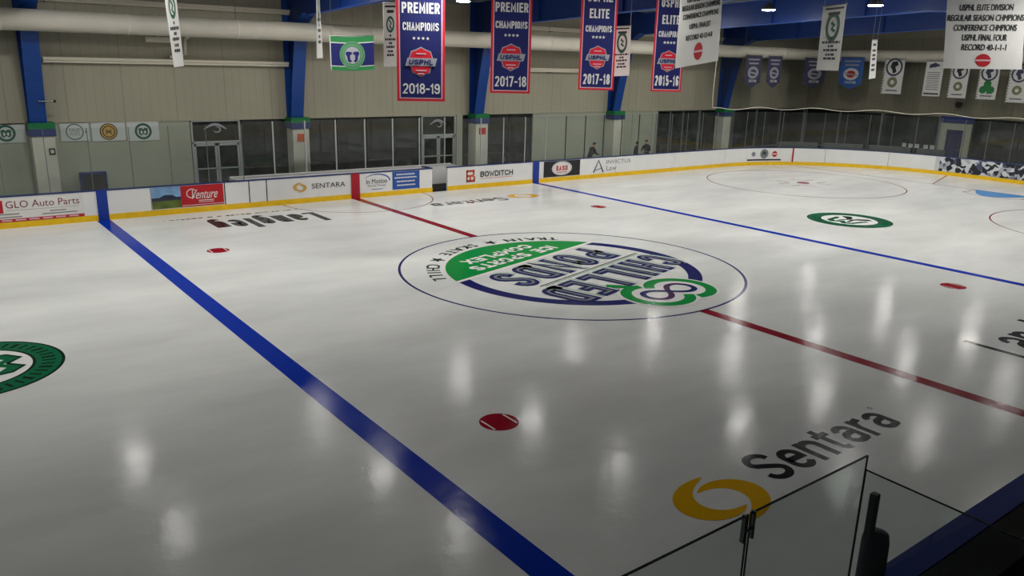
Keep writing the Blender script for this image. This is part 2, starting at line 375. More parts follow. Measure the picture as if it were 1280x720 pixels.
    def arctext(s, S, t, cu, cv, r, h, m, a0, a1, inward=False, l=0):
        """letters spread from angle a0 to a1; tops point outward, or towards the centre"""
        n = len(t)
        for i, ch in enumerate(t):
            if ch == ' ': continue
            a = a0+(a1-a0)*(i+.5)/n
            vs, fs = glyphs(ch)
            if not vs: continue
            x0 = min(p[0] for p in vs); x1 = max(p[0] for p in vs)
            sc = h/.73
            for q, dd in enumerate((-.06, .06)):
              out = []
              for px, py in vs:
                x = (px-(x0+x1)/2)*sc+dd*h; y = py*sc
                if inward: rr = r-y; aa = a+x/r
                else: rr = r+y; aa = a-x/r
                out.append(S(cu+rr*math.cos(aa), cv+rr*math.sin(aa), l+q*.003))
              s.add(out, fs, m)
    def tube(s, pts, r, m, n=10, caps=True):
        pts = [Vector(p) for p in pts]; rings = []
        for i, p in enumerate(pts):
            t = (pts[min(i+1, len(pts)-1)]-pts[max(i-1, 0)]).normalized()
            a = Vector((0, 0, 1)) if abs(t.z) < .9 else Vector((1, 0, 0))
            x = t.cross(a).normalized(); y = t.cross(x)
            rr = r[i] if isinstance(r, (list, tuple)) else r
            rings.append([p+x*rr*math.cos(2*PI*k/n)+y*rr*math.sin(2*PI*k/n) for k in range(n)])
        vs = [q for R in rings for q in R]
        fs = [(i*n+k, i*n+(k+1) % n, (i+1)*n+(k+1) % n, (i+1)*n+k) for i in range(len(pts)-1) for k in range(n)]
        if caps: fs += [tuple(range(n))[::-1], tuple((len(pts)-1)*n+k for k in range(n))]
        s.add(vs, fs, m)
    def prism(s, pts, axis, a0, a1, m):
        """outline in the two other axes, extruded along axis"""
        def q(p, a):
            return {0: (a, p[0], p[1]), 1: (p[0], a, p[1]), 2: (p[0], p[1], a)}[axis]
        n = len(pts); vs = [q(p, a0) for p in pts]+[q(p, a1) for p in pts]
        s.add(vs, [tuple(range(n)), tuple(range(n, 2*n))[::-1]]+[(i, (i+1) % n, n+(i+1) % n, n+i) for i in range(n)], m)
    def build(s, name, parent=None, label=None, smooth=False, kind=None, cat=None, group=None, origin=None, bevel=0, fixn=True):
        me = bpy.data.meshes.new(name)
        org = Vector(origin) if origin is not None else (Vector(parent['_o']) if parent is not None and '_o' in parent else Vector((0, 0, 0)))
        me.from_pydata([tuple((Vector(v)-org)*F) for v in s.v], [], s.f)
        for m in s.mats: me.materials.append(m)
        me.polygons.foreach_set('material_index', s.m)
        if smooth: me.polygons.foreach_set('use_smooth', [True]*len(me.polygons))
        me.update()
        if fixn:
            bm = bmesh.new(); bm.from_mesh(me); bmesh.ops.recalc_face_normals(bm, faces=bm.faces); bm.to_mesh(me); bm.free()
        o = bpy.data.objects.new(name, me); COL.objects.link(o)
        if parent is not None: o.parent = parent
        else: o.location = org*F
        if parent is not None and origin is not None: o.location = (org-Vector(parent['_o']))*F
        if bevel:
            bv = o.modifiers.new('b', 'BEVEL'); bv.width = bevel*F; bv.segments = 2; bv.limit_method = 'ANGLE'
        tag(o, label, cat, group, kind); return o
def tag(o, label=None, cat=None, group=None, kind=None):
    if label: o['label'] = label
    if cat: o['category'] = cat
    if group: o['group'] = group
    if kind: o['kind'] = kind
def thing(name, loc, label, cat, group=None, kind=None):
    o = bpy.data.objects.new(name, None); COL.objects.link(o); o.empty_display_size = .2
    o.location = Vector(loc)*F; o['_o'] = tuple(loc); tag(o, label, cat, group, kind); return o
def dup(root, loc, label=None):
    r = root.copy(); COL.objects.link(r); r.location = Vector(loc)*F; r['_o'] = tuple(loc)
    if label: r['label'] = label
    for ch in list(root.children):
        c = ch.copy(); COL.objects.link(c); c.parent = r
        for g in list(ch.children):
            d = g.copy(); COL.objects.link(d); d.parent = c
    return r

# ================================================================== SETTING
XW0, XW1, YN, YF = -118.0, 115.0, -76.0, 54.0
def roof_z(y): return 26.6 + .045*(45-abs(y)) - (0 if abs(y) < 60 else 0)
# ice floor with its painted marks as parts
pts = [bxy(s)[0] for s in [i*(4*SX+4*(HW-RC)+4*ARC)/400 for i in range(400)]]
b = MB(); b.poly(GROUND, pts[::-1], ICE); b.add([(p[0], p[1], -.3) for p in pts], [tuple(range(400))], ICE)
b.add([(p[0], p[1], z) for p in pts for z in (0, -.3)], [(2*i, 2*i+1, 2*((i+1) % 400)+1, 2*((i+1) % 400)) for i in range(400)], ICE)
ice = b.build('floor', kind='structure', fixn=False); ice['_o'] = (0, 0, 0)
b = MB(); b.box(XW0, XW1, YN, YF, -.6, -.32, RUBBER)
# rubber walkway outside the boards, level with the ice edge
ring_o = [(XW0, YF), (XW1, YF), (XW1, YN), (XW0, YN)]
sub = b.build('floor_concrete', kind='structure')
b = MB(); b.box(-118, 115, 42.4, 54, -.3, -.01, RUBBER); b.box(101.9, 115, -76, 42.4, -.3, -.01, RUBBER); b.box(-118, 101.9, -76, -42.4, -.3, -.01, RUBBER); b.box(-118, -101.9, -42.4, 42.4, -.3, -.01, RUBBER)
b.build('floor_walkway', kind='structure')

def mark(name, label, fn, lift=.006):
    b = MB(); fn(b, lift); return b.build(name, ice, label, fixn=False)
mark('red_line', 'dark red centre line across the ice', lambda b, l: (b.rect(GROUND, -.5, .5, 14.95, 41.9, P_RED, l), b.rect(GROUND, -.5, .5, -41.9, -14.95, P_RED, l)))
for X in (-29.6, 29.6):
    mark('blue_line', 'broad blue line across the ice, ' + ('nearer the camera' if X < 0 else 'on the far side of the centre logo'), lambda b, l: b.rect(GROUND, X-.5-(.15 if X<0 else 0), X+.5+(.15 if X<0 else 0), -41.9, 41.9, P_BLUE, l))
mark('goal_line', 'thin red goal line before the end boards', lambda b, l: b.rect(GROUND, 87.2, 87.45, -36.9, 36.9, P_RED, l))
mark('trapezoid_line', 'short dark line running from the goal line to the end boards', lambda b, l: b.ribbon(GROUND, [(87.3, 10.9), (101.2, 15.2)], .22, P_RED, l))
mark('center_circle', 'thin navy circle round the centre logo', lambda b, l: b.ring(GROUND, 0, 0, 14.87, 15.1, P_THIN, l, 160))
for x, y in ((-23.8, 22), (23.8, 22), (-23.8, -22), (23.8, -22)):
    def f(b, l):
        b.disc(GROUND, x, y, 1.0, P_DRED, l, 48); [b.rect(GROUND, x+q-.05, x+q+.05, y-.6, y+.6, P_WHITE, l+.004) for q in (-.68, .68)]
    mark('faceoff_spot', None, f)
for x, y in ((68.4, 22.2), (68.4, -22.2)):
    mark('faceoff_circle', 'thin red circle of an end zone', lambda b, l: b.ring(GROUND, x, y, 14.88, 15.05, P_RED, l, 160))
    def f(b, l):
        b.disc(GROUND, x, y, 1.0, P_DRED, l, 40)
        for sx in (-1, 1):
            for sy in (-1, 1):
                b.rect(GROUND, x+sx*2-(2.6 if sx < 0 else 0), x+sx*2+(2.6 if sx > 0 else 0), y+sy*1.2-.08, y+sy*1.2+.08, P_RED, l)
                b.rect(GROUND, x+sx*2-.08, x+sx*2+.08, min(y+sy*1.2, y+sy*3.6), max(y+sy*1.2, y+sy*3.6), P_RED, l)
    mark('faceoff_spot', None, f)
mark('referee_crease', 'thin red half circle at the boards by the centre line', lambda b, l: b.ring(GROUND, 0, 41.9, 9.7, 9.85, P_RED, l, 60, PI, 2*PI))
def f(b, l):
    b.poly(GROUND, [(87.3, -4)]+[(87.3-6*math.sin(PI*i/30)**.8 if 0 < i < 30 else 87.3, -4+8*i/30) for i in range(31)][::-1]+[], P_CREASE, l)
    b.ring(GROUND, 87.3, 0, 5.95, 6.1, P_RED, l+.004, 40, PI*.75, PI*1.25)
    b.ribbon(GROUND, [(87.3, 4.1), (83, 4.1)], .17, P_RED, l+.004); b.ribbon(GROUND, [(87.3, -4.1), (83, -4.1)], .17, P_RED, l+.004)
mark('goal_crease', 'pale blue half-round goal crease', f)

# centre logo
TH = math.radians(196); ce1 = (math.cos(TH), math.sin(TH), 0); ce2 = (-math.sin(TH), math.cos(TH), 0)
CL = plane((0, -.35, 0), ce1, ce2)
def f(b, l):
    R, Ri, ch = 11.15, 9.95, -4.7
    b.ring(CL, 0, 0, Ri, R, P_NAVY, l, 180)
    a0 = math.asin(ch/R)
    n = 60; arc = [(R*1.005*math.cos(a), R*1.005*math.sin(a)) for a in [PI-a0+(a0*2+2*PI-PI-PI-0+0)*0 + (PI+2*a0)*i/n*1 for i in range(n+1)]]
    arc = [(R*1.005*math.cos(a), R*1.005*math.sin(a)) for a in [(PI-a0)+(PI+2*a0)*i/n for i in range(n+1)]]
    b.poly(CL, arc, P_GREEN, l+.004)
    hw = math.sqrt(R*R-ch*ch)
    b.rect(CL, -hw-.3, hw+.3, ch-.02, ch+.38, P_WHITE, l+.008)
    for t, v, w, h in (('ICE SPORTS', -6.95, 12.2, 1.45), ('COMPLEX', -8.95, 9.6, 1.4)):
        b.block(CL, t, .15, v, h, P_WHITE, w, l+.008, sw=.24, gap=.6)
mark('center_logo', 'big round navy and green logo reading CHILLED PONDS at centre ice', f)
def f(b, l):
    # words with green shadow, navy outline and pale core
    for t, u, v, w, h in (('CHILLED', -.4, 2.15, 17.6, 4.5), ('PONDS', .3, -3.75, 14.8, 4.4)):
        b.block(CL, t, u-.38, v-.14, h, P_GREEN, w, l, sw=.17, gap=1.1, grow=.14)
        b.block(CL, t, u-.24, v-.08, h, P_WHITE, w, l+.008, sw=.17, gap=1.1, grow=.12)
        b.block(CL, t, u, v, h, P_NAVY, w, l+.016, sw=.17, gap=1.1, grow=.12)
        b.block(CL, t, u, v, h, P_GREY, w, l+.026, sw=.17, gap=1.1, grow=-.25)
    b.rect(CL, -9.2, 6.8, 1.2, 1.33, P_INK, l+.004); b.rect(CL, -9.0, 6.5, 1.5, 1.58, P_GREEN, l+.004)
    b.ribbon(CL, [(-1.5, 7.4), (.5, 9.2)], .1, P_GREY, l)
mark('center_lettering', 'navy words CHILLED PONDS upside down in the logo', f, .012)
mark('rim_lettering', 'small navy words TRAIN SKATE CHILL round the logo rim', lambda b, l: b.arctext(CL, 'TRAIN \u2605 SKATE \u2605 CHILL', 0, 0, 12.85, 1.25, P_INK, PI+math.radians(40), PI+math.radians(153), True, l))
# infinity badge
c8 = (1.2, -10.1)
p1 = on_z(822, 369); p2 = on_z(850, 360)
dx, dy = p2.x-p1.x, p2.y-p1.y; d8 = math.hypot(dx, dy)
I8 = plane(((p1.x+p2.x)/2, (p1.y+p2.y)/2, 0), (dx/d8, dy/d8, 0), (-dy/d8, dx/d8, 0))
def f(b, l):
    h = 1.55
    for sx in (-1, 1): b.disc(I8, sx*h, 0, 3.2, P_WHITE, l+(.002 if sx > 0 else 0), 48)
    b.ring(I8, h, 0, 2.05, 2.95, P_GREEN, l+.006, 48, -PI*.62, PI*.80)
    b.ring(I8, -h, 0, 2.05, 2.95, P_GREEN, l+.008, 48, PI*.38, PI*1.80)
    b.ribbon(I8, [(-1.0, 2.3), (-2.6, 4.3)], .85, P_GREEN, l+.011)
    P = []
    n = 72
    for i in range(n): t = 2*PI*i/n; P.append((2.75*math.cos(t)/(1+math.sin(t)**2), 3.1*math.sin(t)*math.cos(t)/(1+math.sin(t)**2)))
    b.ribbon(I8, P[2:36]+P[36:37], .5, P_PLUM, l+.014); b.ribbon(I8, P[35:]+P[:4], .5, P_NAVY, l+.018)
mark('infinity_badge', 'green badge with a plum infinity loop on the logo rim', f, .02)

# team crests (round, green)
def crest(b, S, u, v, r, l, dk, gr, pale, n=40, step=.004):
    b.ring(S, u, v, r*.66, r, dk, l, n); b.ring(S, u, v, r*.695, r*.965, gr, l+step, n)
    for i in range(44):
        a = 2*PI*i/44
        if i % 22 in (0, 21, 1): continue
        w = .022 if i % 3 else .034
        b.ring(S, u, v, r*.755, r*.90, dk, l+2*step, 1, a-w, a+w)
    # whale-tail crest: two flukes over a letter W
    for sx in (-1, 1):
        P = [(0, .05), (.10, .30), (.32, .48), (.56, .36), (.42, .24), (.20, .12), (.06, -.06)]
        b.poly(S, [(u+sx*x*r*.74, v+y*r) for x, y in P], dk, l+step)
        P = [(.50, .16), (.60, .10), (.46, -.40), (.22, -.55), (0, -.36), (0, -.22), (.2, -.38), (.34, -.30), (.40, .02)]
        b.poly(S, [(u+sx*x*r*.74, v+y*r) for x, y in P], gr, l+step)
        b.ribbon(S, [(u+sx*x*r*.74, v+y*r) for x, y in ((.56, .14), (.45, -.42), (.22, -.56), (0, -.40))], r*.045, dk, l+2*step)
        P = [(.06, -.02), (.16, .02), (.22, -.30), (.12, -.28)]
        b.poly(S, [(u+sx*x*r*.74, v+y*r) for x, y in P], dk, l+2*step)
for cx, a in ((-44.6, 90), (44.6, -90)):
    a = math.radians(a)
    S = plane((cx, 0, 0), (math.cos(a), math.sin(a), 0), (-math.sin(a), math.cos(a), 0))
    def f(b, l):
        b.disc(S, 0, 0, 3.3, P_WHITE, l-.003, 60); crest(b, S, 0, 0, 4.85, l, P_INK, P_DGREEN, P_WHITE, 90)
    mark('team_crest', 'round green team crest painted on the ice, ' + ('cut by the left edge of the picture' if cx < 0 else 'beyond the far blue line'), f)

# Langley / Sentara painted words
FARW = plane((0, 0, 0), (-1, 0, 0), (0, -1, 0)); NEARW = plane((0, 0, 0), (1, 0, 0), (0, 1, 0))
def langley(b, l, S, x0, x1, y, h, sub, sx0, sx1, sy):
    b.block(S, 'Langley', (x0+x1)/2, y+h*.2, h*.78, P_BLACK, x1-x0, l, sw=.145 if sub else .12, gap=.5, shear=0)
    if sub:
        # small line of lettering, too small to read: short dashes
        x = sx0
        rnd = random.Random(3)
        while x < sx1:
            w = rnd.uniform(.25, .6); b.rect(S, x, min(x+w, sx1), sy, sy+rnd.choice((.35, .5)), P_GREY if rnd.random() < .5 else P_BLACK, l); x += w+rnd.choice((.12, .15, .5))
mark('painted_lettering', 'black word Langley upside down near the far boards', lambda b, l: langley(b, l, FARW, 8.6, 20.6, -37.2, 6.9, True, 9.4, 24.4, -38.6))
mark('painted_lettering', 'black word Langley cut by the right edge of the picture', lambda b, l: langley(b, l, NEARW, 9.4, 22.6, -34.6, 5.4, False, 0, 0, 0))
def swirl(b, S, u, v, r, m, l, sy=.8):
    # two hooked commas turning round each other
    for s in (1, -1):
        outer = []; inner = []; n = 30
        for i in range(n):
            t = i/(n-1)
            a = math.radians(72+t*222); R = r*(1-.46*t**2.4)
            w = r*.47*max(0, math.sin(PI*t**.85))**.75 if 0 < t < 1 else 0
            outer.append((R*math.cos(a), R*math.sin(a)*sy)); inner.append(((R-w)*math.cos(a), (R-w)*math.sin(a)*sy))
        P = outer+inner[::-1]
        vs = [S(u+s*x, v+s*y, l+(.003 if s > 0 else 0)) for x, y in P]
        b.add(vs, [(i, i+1, 2*n-2-i, 2*n-1-i) for i in range(n-1)], m)
def f(b, l):
    b.block(NEARW, 'Sentara', -11.95, -33.75, 2.4, P_BLACK, 10.6, l, sw=.165, gap=.6)
    b.ring(NEARW, -6.35, -31.7, .09, .14, P_BLACK, l, 16)
mark('painted_lettering', 'black word Sentara in the foreground beside a gold swirl', f)
mark('gold_swirl', 'gold two-part swirl painted in the foreground', lambda b, l: swirl(b, NEARW, -20.45, -33.2, 2.4, P_GOLD, l, .74))
mark('painted_lettering', 'grey word Sentara upside down near the far boards', lambda b, l: b.block(FARW, 'Sentara', -11.6, -34.0, 2.3, P_BLACK, 11.2, l, sw=.17, gap=.6))
mark('gold_swirl', 'faint gold swirl near the far boards', lambda b, l: swirl(b, FARW, -20.5, -33.4, 2.4, P_GOLD, l, .74))

# ------------------------------------------------------------------ walls and roof
b = MB(); b.box(XW0, XW1+1, YF, YF+.8, 9.45, 27.4, WALL); wf = b.build('wall_far', kind='structure'); wf['_o'] = (0, 0, 0)
b = MB()
for i in range(0, 39):
    x = XW0+i*6
    b.box(x-.03, x+.03, YF-.02, YF, 9.45, 27.3, WALL)
b.box(XW0, XW1, YF-.12, YF, 9.35, 9.6, WALL); b.build('trim_1', kind='structure')
b = MB(); b.box(XW0, -16.6, YF, YF+.8, 0, 9.45, LOW); b.box(38.2, 67.9, YF, YF+.8, 0, 9.45, LOW); b.box(61.3, 61.5, YF-.1, YF, 0, 9.45, ALU); b.box(66.6, 66.9, YF-.1, YF, 0, 9.45, ALU); b.box(23.1, 24.2, YF-.1, YF+.5, 0, 9.45, LOW)
b.build('wall_far_lower', kind='structure')
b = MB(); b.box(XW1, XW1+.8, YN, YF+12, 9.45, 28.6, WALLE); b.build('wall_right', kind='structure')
b = MB(); b.box(XW1, XW1+.8, 18.4, 19.7, 0, 9.45, LOW); b.box(XW1, XW1+.8, 22.9, 24.2, 0, 9.45, LOW); b.box(XW1, XW1+.8, 19.7, 22.9, 7.1, 9.45, LOW); b.box(XW1-.15, XW1+.1, 18.3, 24.3, 8.3, 9.5, NAV)
b.build('wall_right_lower', kind='structure')
b = MB(); b.box(XW0-.8, XW0, YN, YF, 0, 28.6, DARKW); b.build('wall_left', kind='structure')
b = MB(); b.box(XW0, XW1, YN-.8, YN, 0, 28, DARKW); b.build('wall_near', kind='structure')
b = MB()
prof = [(YN, roof_z(YN)), (0, roof_z(0)), (YF+.8, roof_z(YF+.8))]
b.prism(prof+[(y, z+.6) for y, z in prof[::-1]], 0, XW0-.8, XW1+.8, ROOF); b.build('ceiling', kind='structure')
for i, y in enumerate(range(-66, 55, 8)):
    b = MB(); z = roof_z(y)-.02; b.box(XW0, XW1, y-.12, y+.12, z-.7, z-.05, PURL); b.box(XW0, XW1, y-.12, y+.35, z-.72, z-.66, PURL); b.build('trim_%d' % (i+2), kind='structure')
# lobby beyond the windows
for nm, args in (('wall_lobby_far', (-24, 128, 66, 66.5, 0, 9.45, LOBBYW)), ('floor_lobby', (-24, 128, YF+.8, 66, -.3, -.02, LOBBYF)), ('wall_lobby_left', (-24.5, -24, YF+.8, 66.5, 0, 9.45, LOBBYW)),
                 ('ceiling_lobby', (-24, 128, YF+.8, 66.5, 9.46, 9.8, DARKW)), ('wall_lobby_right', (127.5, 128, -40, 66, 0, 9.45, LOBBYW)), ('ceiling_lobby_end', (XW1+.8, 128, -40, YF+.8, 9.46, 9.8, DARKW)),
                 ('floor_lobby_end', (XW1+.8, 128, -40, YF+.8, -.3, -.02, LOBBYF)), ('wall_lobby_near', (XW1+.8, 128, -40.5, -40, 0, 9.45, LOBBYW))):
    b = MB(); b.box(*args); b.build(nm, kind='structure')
# windows ------------------------------------------------------------------
nwin = [0]
def window(S, u0, u1, mull, z0=0.0, z1=9.35, fr=ALU, w=.09, sill=None, rail=None, glassm=WINGLASS):
    nwin[0] += 1
    b = MB()
    b.rect(S, u0, u1, z0, z1, glassm, -.25)
    win = b.build('window_%d' % nwin[0], kind='structure', fixn=False); win['_o'] = (0, 0, 0)
    for k in [u0+w]+list(mull)+[u1-w]:
        b = MB(); vs = []
        o = S(k, (z0+z1)/2, -.22); e1 = (S(k+1, 0, 0)-S(k, 0, 0)); n = (S(k, 0, 1)-S(k, 0, 0))
        b.obox(o, e1*w, n*.15, Vector((0, 0, (z1-z0)/2)), fr); b.build('mullion', win)
    for z in (z0+.08, z1-.08)+((rail,) if rail else ()):
        b = MB(); o = S((u0+u1)/2, z, -.22); e1 = (S(u0+1, 0, 0)-S(u0, 0, 0)); n = (S(u0, 0, 1)-S(u0, 0, 0))
        b.obox(o, e1*((u1-u0)/2), n*.14, Vector((0, 0, .07)), fr); b.build('window_rail', win)
    return win
FW = plane((0, YF, 0), (1, 0, 0), (0, 0, 1)); EW = plane((XW1, 0, 0), (0, -1, 0), (0, 0, 1))
window(FW, -10.1, 16.7, (-5.8, -1.2, 3.4, 8.0, 12.4), fr=DARKFR, rail=2.2)
window(FW, 24.3, 38.1, (28.9, 33.5), fr=DARKFR, rail=2.6)
window(FW, 68.0, 80.0, (71.6, 75.2), fr=STEELD, w=.12)
window(FW, 80.0, 115.0, (90.6, 98, 106.3), fr=STEELD, w=.14, rail=1.5)
window(EW, -54, -24.3, (-45.6, -36.2), fr=STEELD, w=.2, rail=1.6)
window(EW, -18.3, 40, (-10.2, 0, 12, 24), fr=DARKFR, rail=1.6)
# double doors with glass ----------------------------------------------------
def swoosh(b, S, u, v, r, m, l):
    pts = [(u+r*(1.5-2.9*t), v+r*(.0+.62*math.sin(PI*t))) for t in [i/14 for i in range(15)]]
    b.ribbon(S, pts, lambda t: r*(.08+.26*math.sin(PI*t)), m, l)
    pts = [(u+r*(.45*math.cos(a)+.25), v-r*.02+r*.34*math.sin(a)) for a in [math.radians(200+i*24) for i in range(12)]]
    b.ribbon(S, pts, lambda t: r*(.05+.16*math.sin(PI*t)), m, l)
def gdoor(n, u0, u1, zt, label_sym):
    d = thing('door_%d' % n, ((u0+u1)/2, YF, 0), None, None, kind='structure')
    b = MB(); um = (u0+u1)/2
    for a, c, z0, z1 in ((u0, u0+.22, 0, 9.35), (u1-.22, u1, 0, 9.35), (u0, u1, zt, zt+.25), (u0, u1, 9.2, 9.4)): b.box(a, c, YF-.05, YF+.35, z0, z1, ALU)
    b.build('door_frame', d)
    b = MB(); b.rect(FW, u0+.2, u1-.2, zt+.2, 9.3, WINGLASS, -.2)
    b.build('transom_pane', d, fixn=False)
    b = MB(); swoosh(b, FW, um-.1, zt+1.7, 1.0, SILVER, -.15); b.build('swirl_decal', d, 'pale swirl on the glass above the door', fixn=False)
    for a, c in ((u0+.25, um-.03), (um+.03, u1-.25)):
        b = MB()
        for p, q, z0, z1 in ((a, a+.25, .05, zt-.03), (c-.25, c, .05, zt-.03), (a, c, zt-.35, zt-.03), (a, c, .05, .8), (a, c, 3.2, 3.35)): b.box(p, q, YF+.02, YF+.2, z0, z1, ALU)
        lf = b.build('door_leaf', d)
        b = MB(); b.rect(FW, a+.2, c-.2, .7, zt-.3, WINGLASS, -.12); b.build('pane', lf, fixn=False)
        b = MB(); x = c-.4 if c < um+.1 else a+.4; b.tube([(x, YF-.02, 2.9), (x, YF-.16, 2.9), (x, YF-.16, 4.1), (x, YF-.02, 4.1)], .05, STEEL, 8); b.build('door_handle', lf)
gdoor(1, -16.5, -10.3, 6.5, 0); gdoor(2, 16.9, 23.0, 6.3, 0)
d = thing('door_3', (XW1, 21.3, 0), None, None, kind='structure')
b = MB(); b.box(XW1-.02, XW1+.15, 19.75, 22.85, .05, 7.05, NAVYD); b.build('door_leaf', d, 'dark blue solid door')
b = MB(); 
for y0, y1, z0, z1 in ((19.5, 19.8, 0, 7.3), (22.8, 23.1, 0, 7.3), (19.5, 23.1, 7.05, 7.35)): b.box(XW1-.15, XW1+.1, y0, y1, z0, z1, LOW)
b.build('door_frame', d)
b = MB(); b.tube([(XW1-.02, 20.1, 3.4), (XW1-.25, 20.1, 3.4), (XW1-.25, 20.55, 3.4)], .05, STEEL, 8); b.build('door_handle', d)

# ------------------------------------------------------------------ steel frames
def rz(y): return 22.5+.045*(45-abs(y))
def frame(X, where):
    t = thing('steel_frame', (X, 0, 0), 'blue steel portal frame, ' + where, 'steel frame')
    fy = [(9.5, 52.5), (14, 51.6), (18.5, 50.5), (21.4, 49.6), (22.6, 47.2)]
    # column
    b = MB(); W = .85
    prof = [(53.95, 9.45), (52.5, 9.45)]+[(y, z) for z, y in fy[1:]]+[(46.2, rz(46.2)), (46.2, 26.2), (53.95, 25.8)]
    b.prism(prof, 0, X-.09, X+.09, BLUE_SHADED)
    for i in range(len(fy)-1):
        (z0, y0), (z1, y1) = fy[i], fy[i+1]
        b.prism([(y0-.07, z0), (y0+.07, z0), (y1+.07, z1), (y1-.07, z1)], 0, X-W, X+W, BLUE)
    b.box(X-W, X+W, 53.8, 53.95, 9.45, 26, BLUE)
    b.box(X-W, X+W, 52.4, 53.95, 9.46, 9.6, BLUE)
    b.build('column', t)
    # rafter both slopes
    b = MB()
    ys = [47.2, 30, 15, 0, -15, -30, -47.2, -60, -75]
    bot = [(y, rz(y)) for y in ys]; top = [(y, roof_z(y)-.78) for y in ys]
    for i in range(len(ys)-1):
        b.prism([bot[i], bot[i+1], top[i+1], top[i]], 0, X-.07, X+.07, BLUE_SHADED)
        b.prism([(bot[i][0], bot[i][1]-.06), (bot[i+1][0], bot[i+1][1]-.06), (bot[i+1][0], bot[i+1][1]+.06), (bot[i][0], bot[i][1]+.06)], 0, X-.45, X+.45, BLUE)
        b.prism([(top[i][0], top[i][1]-.06), (top[i+1][0], top[i+1][1]-.06), (top[i+1][0], top[i+1][1]+.04), (top[i][0], top[i][1]+.04)], 0, X-.45, X+.45, BLUE)
    for y in (38, 22, 8, -8, -22):
        b.box(X-.42, X+.42, y-.04, y+.04, rz(y), roof_z(y)-.8, BLUE_SHADED)
    b.build('rafter', t)
    b = MB(); b.box(X-.95, X+1.35, 51.9, 54, 0, 8.15, PIER); b.build('pier', t, 'cream boxed pier under the blue column', bevel=.05)
    b = MB(); b.box(X-1.1, X+1.5, 51.75, 54, 8.15, 8.95, NAV); b.box(X-1.1, X+1.5, 51.75, 54, 8.95, 9.6, GRN); b.build('capital_band', t, 'green over navy band on top of the pier')
    return t
frame(-33.2, 'leftmost, beside the row of small crest signs')
frame(-3.1, 'column behind the players bench, left of the hanging flag')
frame(26.3, 'its column between the two large PREMIER banners')
frame(55.7, 'column rising behind the small white banner beside the ELITE banner')
frame(85.5, 'farthest one, near the hall corner behind the netting')
frame(-62.5, 'beyond the left edge of the picture')
# signs on piers
for X in (-3.1, 26.3):
    b = MB(); S = plane((X+.2, 51.9, 7), (1, 0, 0), (0, 0, 1)); b.box(X-.35, X+.85, 51.82, 51.895, 6.5, 7.5, REDP if X > 0 else ORNG); 
    b.rect(S, -.35, .45, -.25, .25, CANVAS, .075)
    b.build('notice_sign', cat='sign', label='small red notice on the cream pier ' + ('behind the players bench' if X < 0 else 'left of the BOWDITCH board'), origin=(X, 51.9, 7))
b = MB(); b.box(-32.6, -32.0, 51.82, 51.9, 6.1, 6.8, INK); b.rect(plane((-32.3, 51.82, 6.45), (1, 0, 0), (0, 0, 1)), -.17, .17, -.2, .2, PIER, .01)
b.build('wall_box', cat='box', label='small dark square outline box on the leftmost cream pier', origin=(-32.3, 51.9, 6.4))

# ------------------------------------------------------------------ duct and pipes
t = thing('air_duct', (0, 48, 20.3), 'long cream round air duct running along the side and end walls', 'duct')
b = MB(); zc = 20.35
path = [(-118, 48, zc), (108, 48, zc)]+[(108+3*math.sin(a), 45+3*math.cos(a), zc) for a in [PI/2*i/6 for i in range(1, 7)]]+[(111, -70, zc)]
b.tube(path, 1.1, DUCT, 24); b.build('duct_run', t, smooth=True)
for x in range(-60, 108, 12):
    b = MB(); b.tube([(x-.1, 48, zc), (x+.1, 48, zc)], 1.15, DUCT, 24); b.build('duct_collar', t)
for x in range(-60, 108, 24):
    b = MB(); b.tube([(x, 48, zc+1.1), (x, 48, roof_z(48)-.05)], .04, STEEL, 6); b.build('hanger', t)
def wpipe(x0, x1, z, label):
    t = thing('wall_pipe', ((x0+x1)/2, 53.4, z), label, 'pipe')
    b = MB(); b.box(x0, x1, 53.1, 53.95, z-.05, z+.28, PIPE); b.box(x0, x1, 53.25, 53.95, z-.33, z-.05, PIPE); b.build('pipe_run', t, bevel=.04)
    for x in (x0+1, (x0+x1)/2, x1-1):
        b = MB(); b.box(x-.1, x+.1, 53.0, 54, z-.42, z-.33, STEEL); b.build('bracket', t)
wpipe(-31.9, -3.6, 16.4, 'white square wall rail between the two leftmost blue columns, the lower one')
wpipe(-31.9, -2.4, 22.9, 'white square wall rail above the air duct at the top left')
wpipe(27.3, 54.6, 16.3, 'white square wall rail between the banners 2017-18')
wpipe(27.3, 54.6, 22.7, 'white square wall rail above the duct between the banners 2017-18')
wpipe(57, 84, 22.7, 'white square wall rail high behind the farthest ELITE banner')
b = MB(); p = on_y(240, 42, 50.5); b.tube([(p.x-.3, 51.5, 19.3), (p.x-.3, 52.9, 19.2), (p.x-.2, 53.0, 18.6), (p.x-.2, 53, 17.3), (p.x-.9, 53.2, 17.0), (p.x-2, 53.4, 17.0)], .24, PIPE, 10)
b.build('drain_pipe', cat='pipe', label='short cream elbow pipe dropping from the duct to the lower wall rail', origin=(p.x, 53, 18), smooth=True)
b = MB(); p = on_y(195, 40, 50); b.box(p.x-1, p.x+2.2, 50.9, 52.4, 18.6, 19.15, PIPE); b.tube([(p.x+.5, 51.3, 19.1), (p.x+.5, 51.3, 21.6), ], .1, PIPE, 8); b.tube([(p.x+.5, 51.3, 21.6), (p.x+.5, 54, 21.6)], .1, PIPE, 8)
b.build('wall_unit', cat='unit', label='small cream box under the air duct left of a hanging white banner', origin=(p.x, 51.5, 19))
p = on_y(62, 126, 52.4)
b = MB(); b.tube([(-33.0, 52.1, p.z), (-33.0, 51.6, p.z), (-31.6, 51.6, p.z)], .08, STEEL, 8); b.tube([(-31.6, 51.6, p.z), (-31.35, 51.6, p.z)], .14, INK, 8); b.build('wall_bracket', cat='bracket', label='small grey bracket arm on the leftmost blue column', origin=(-33, 52, p.z))

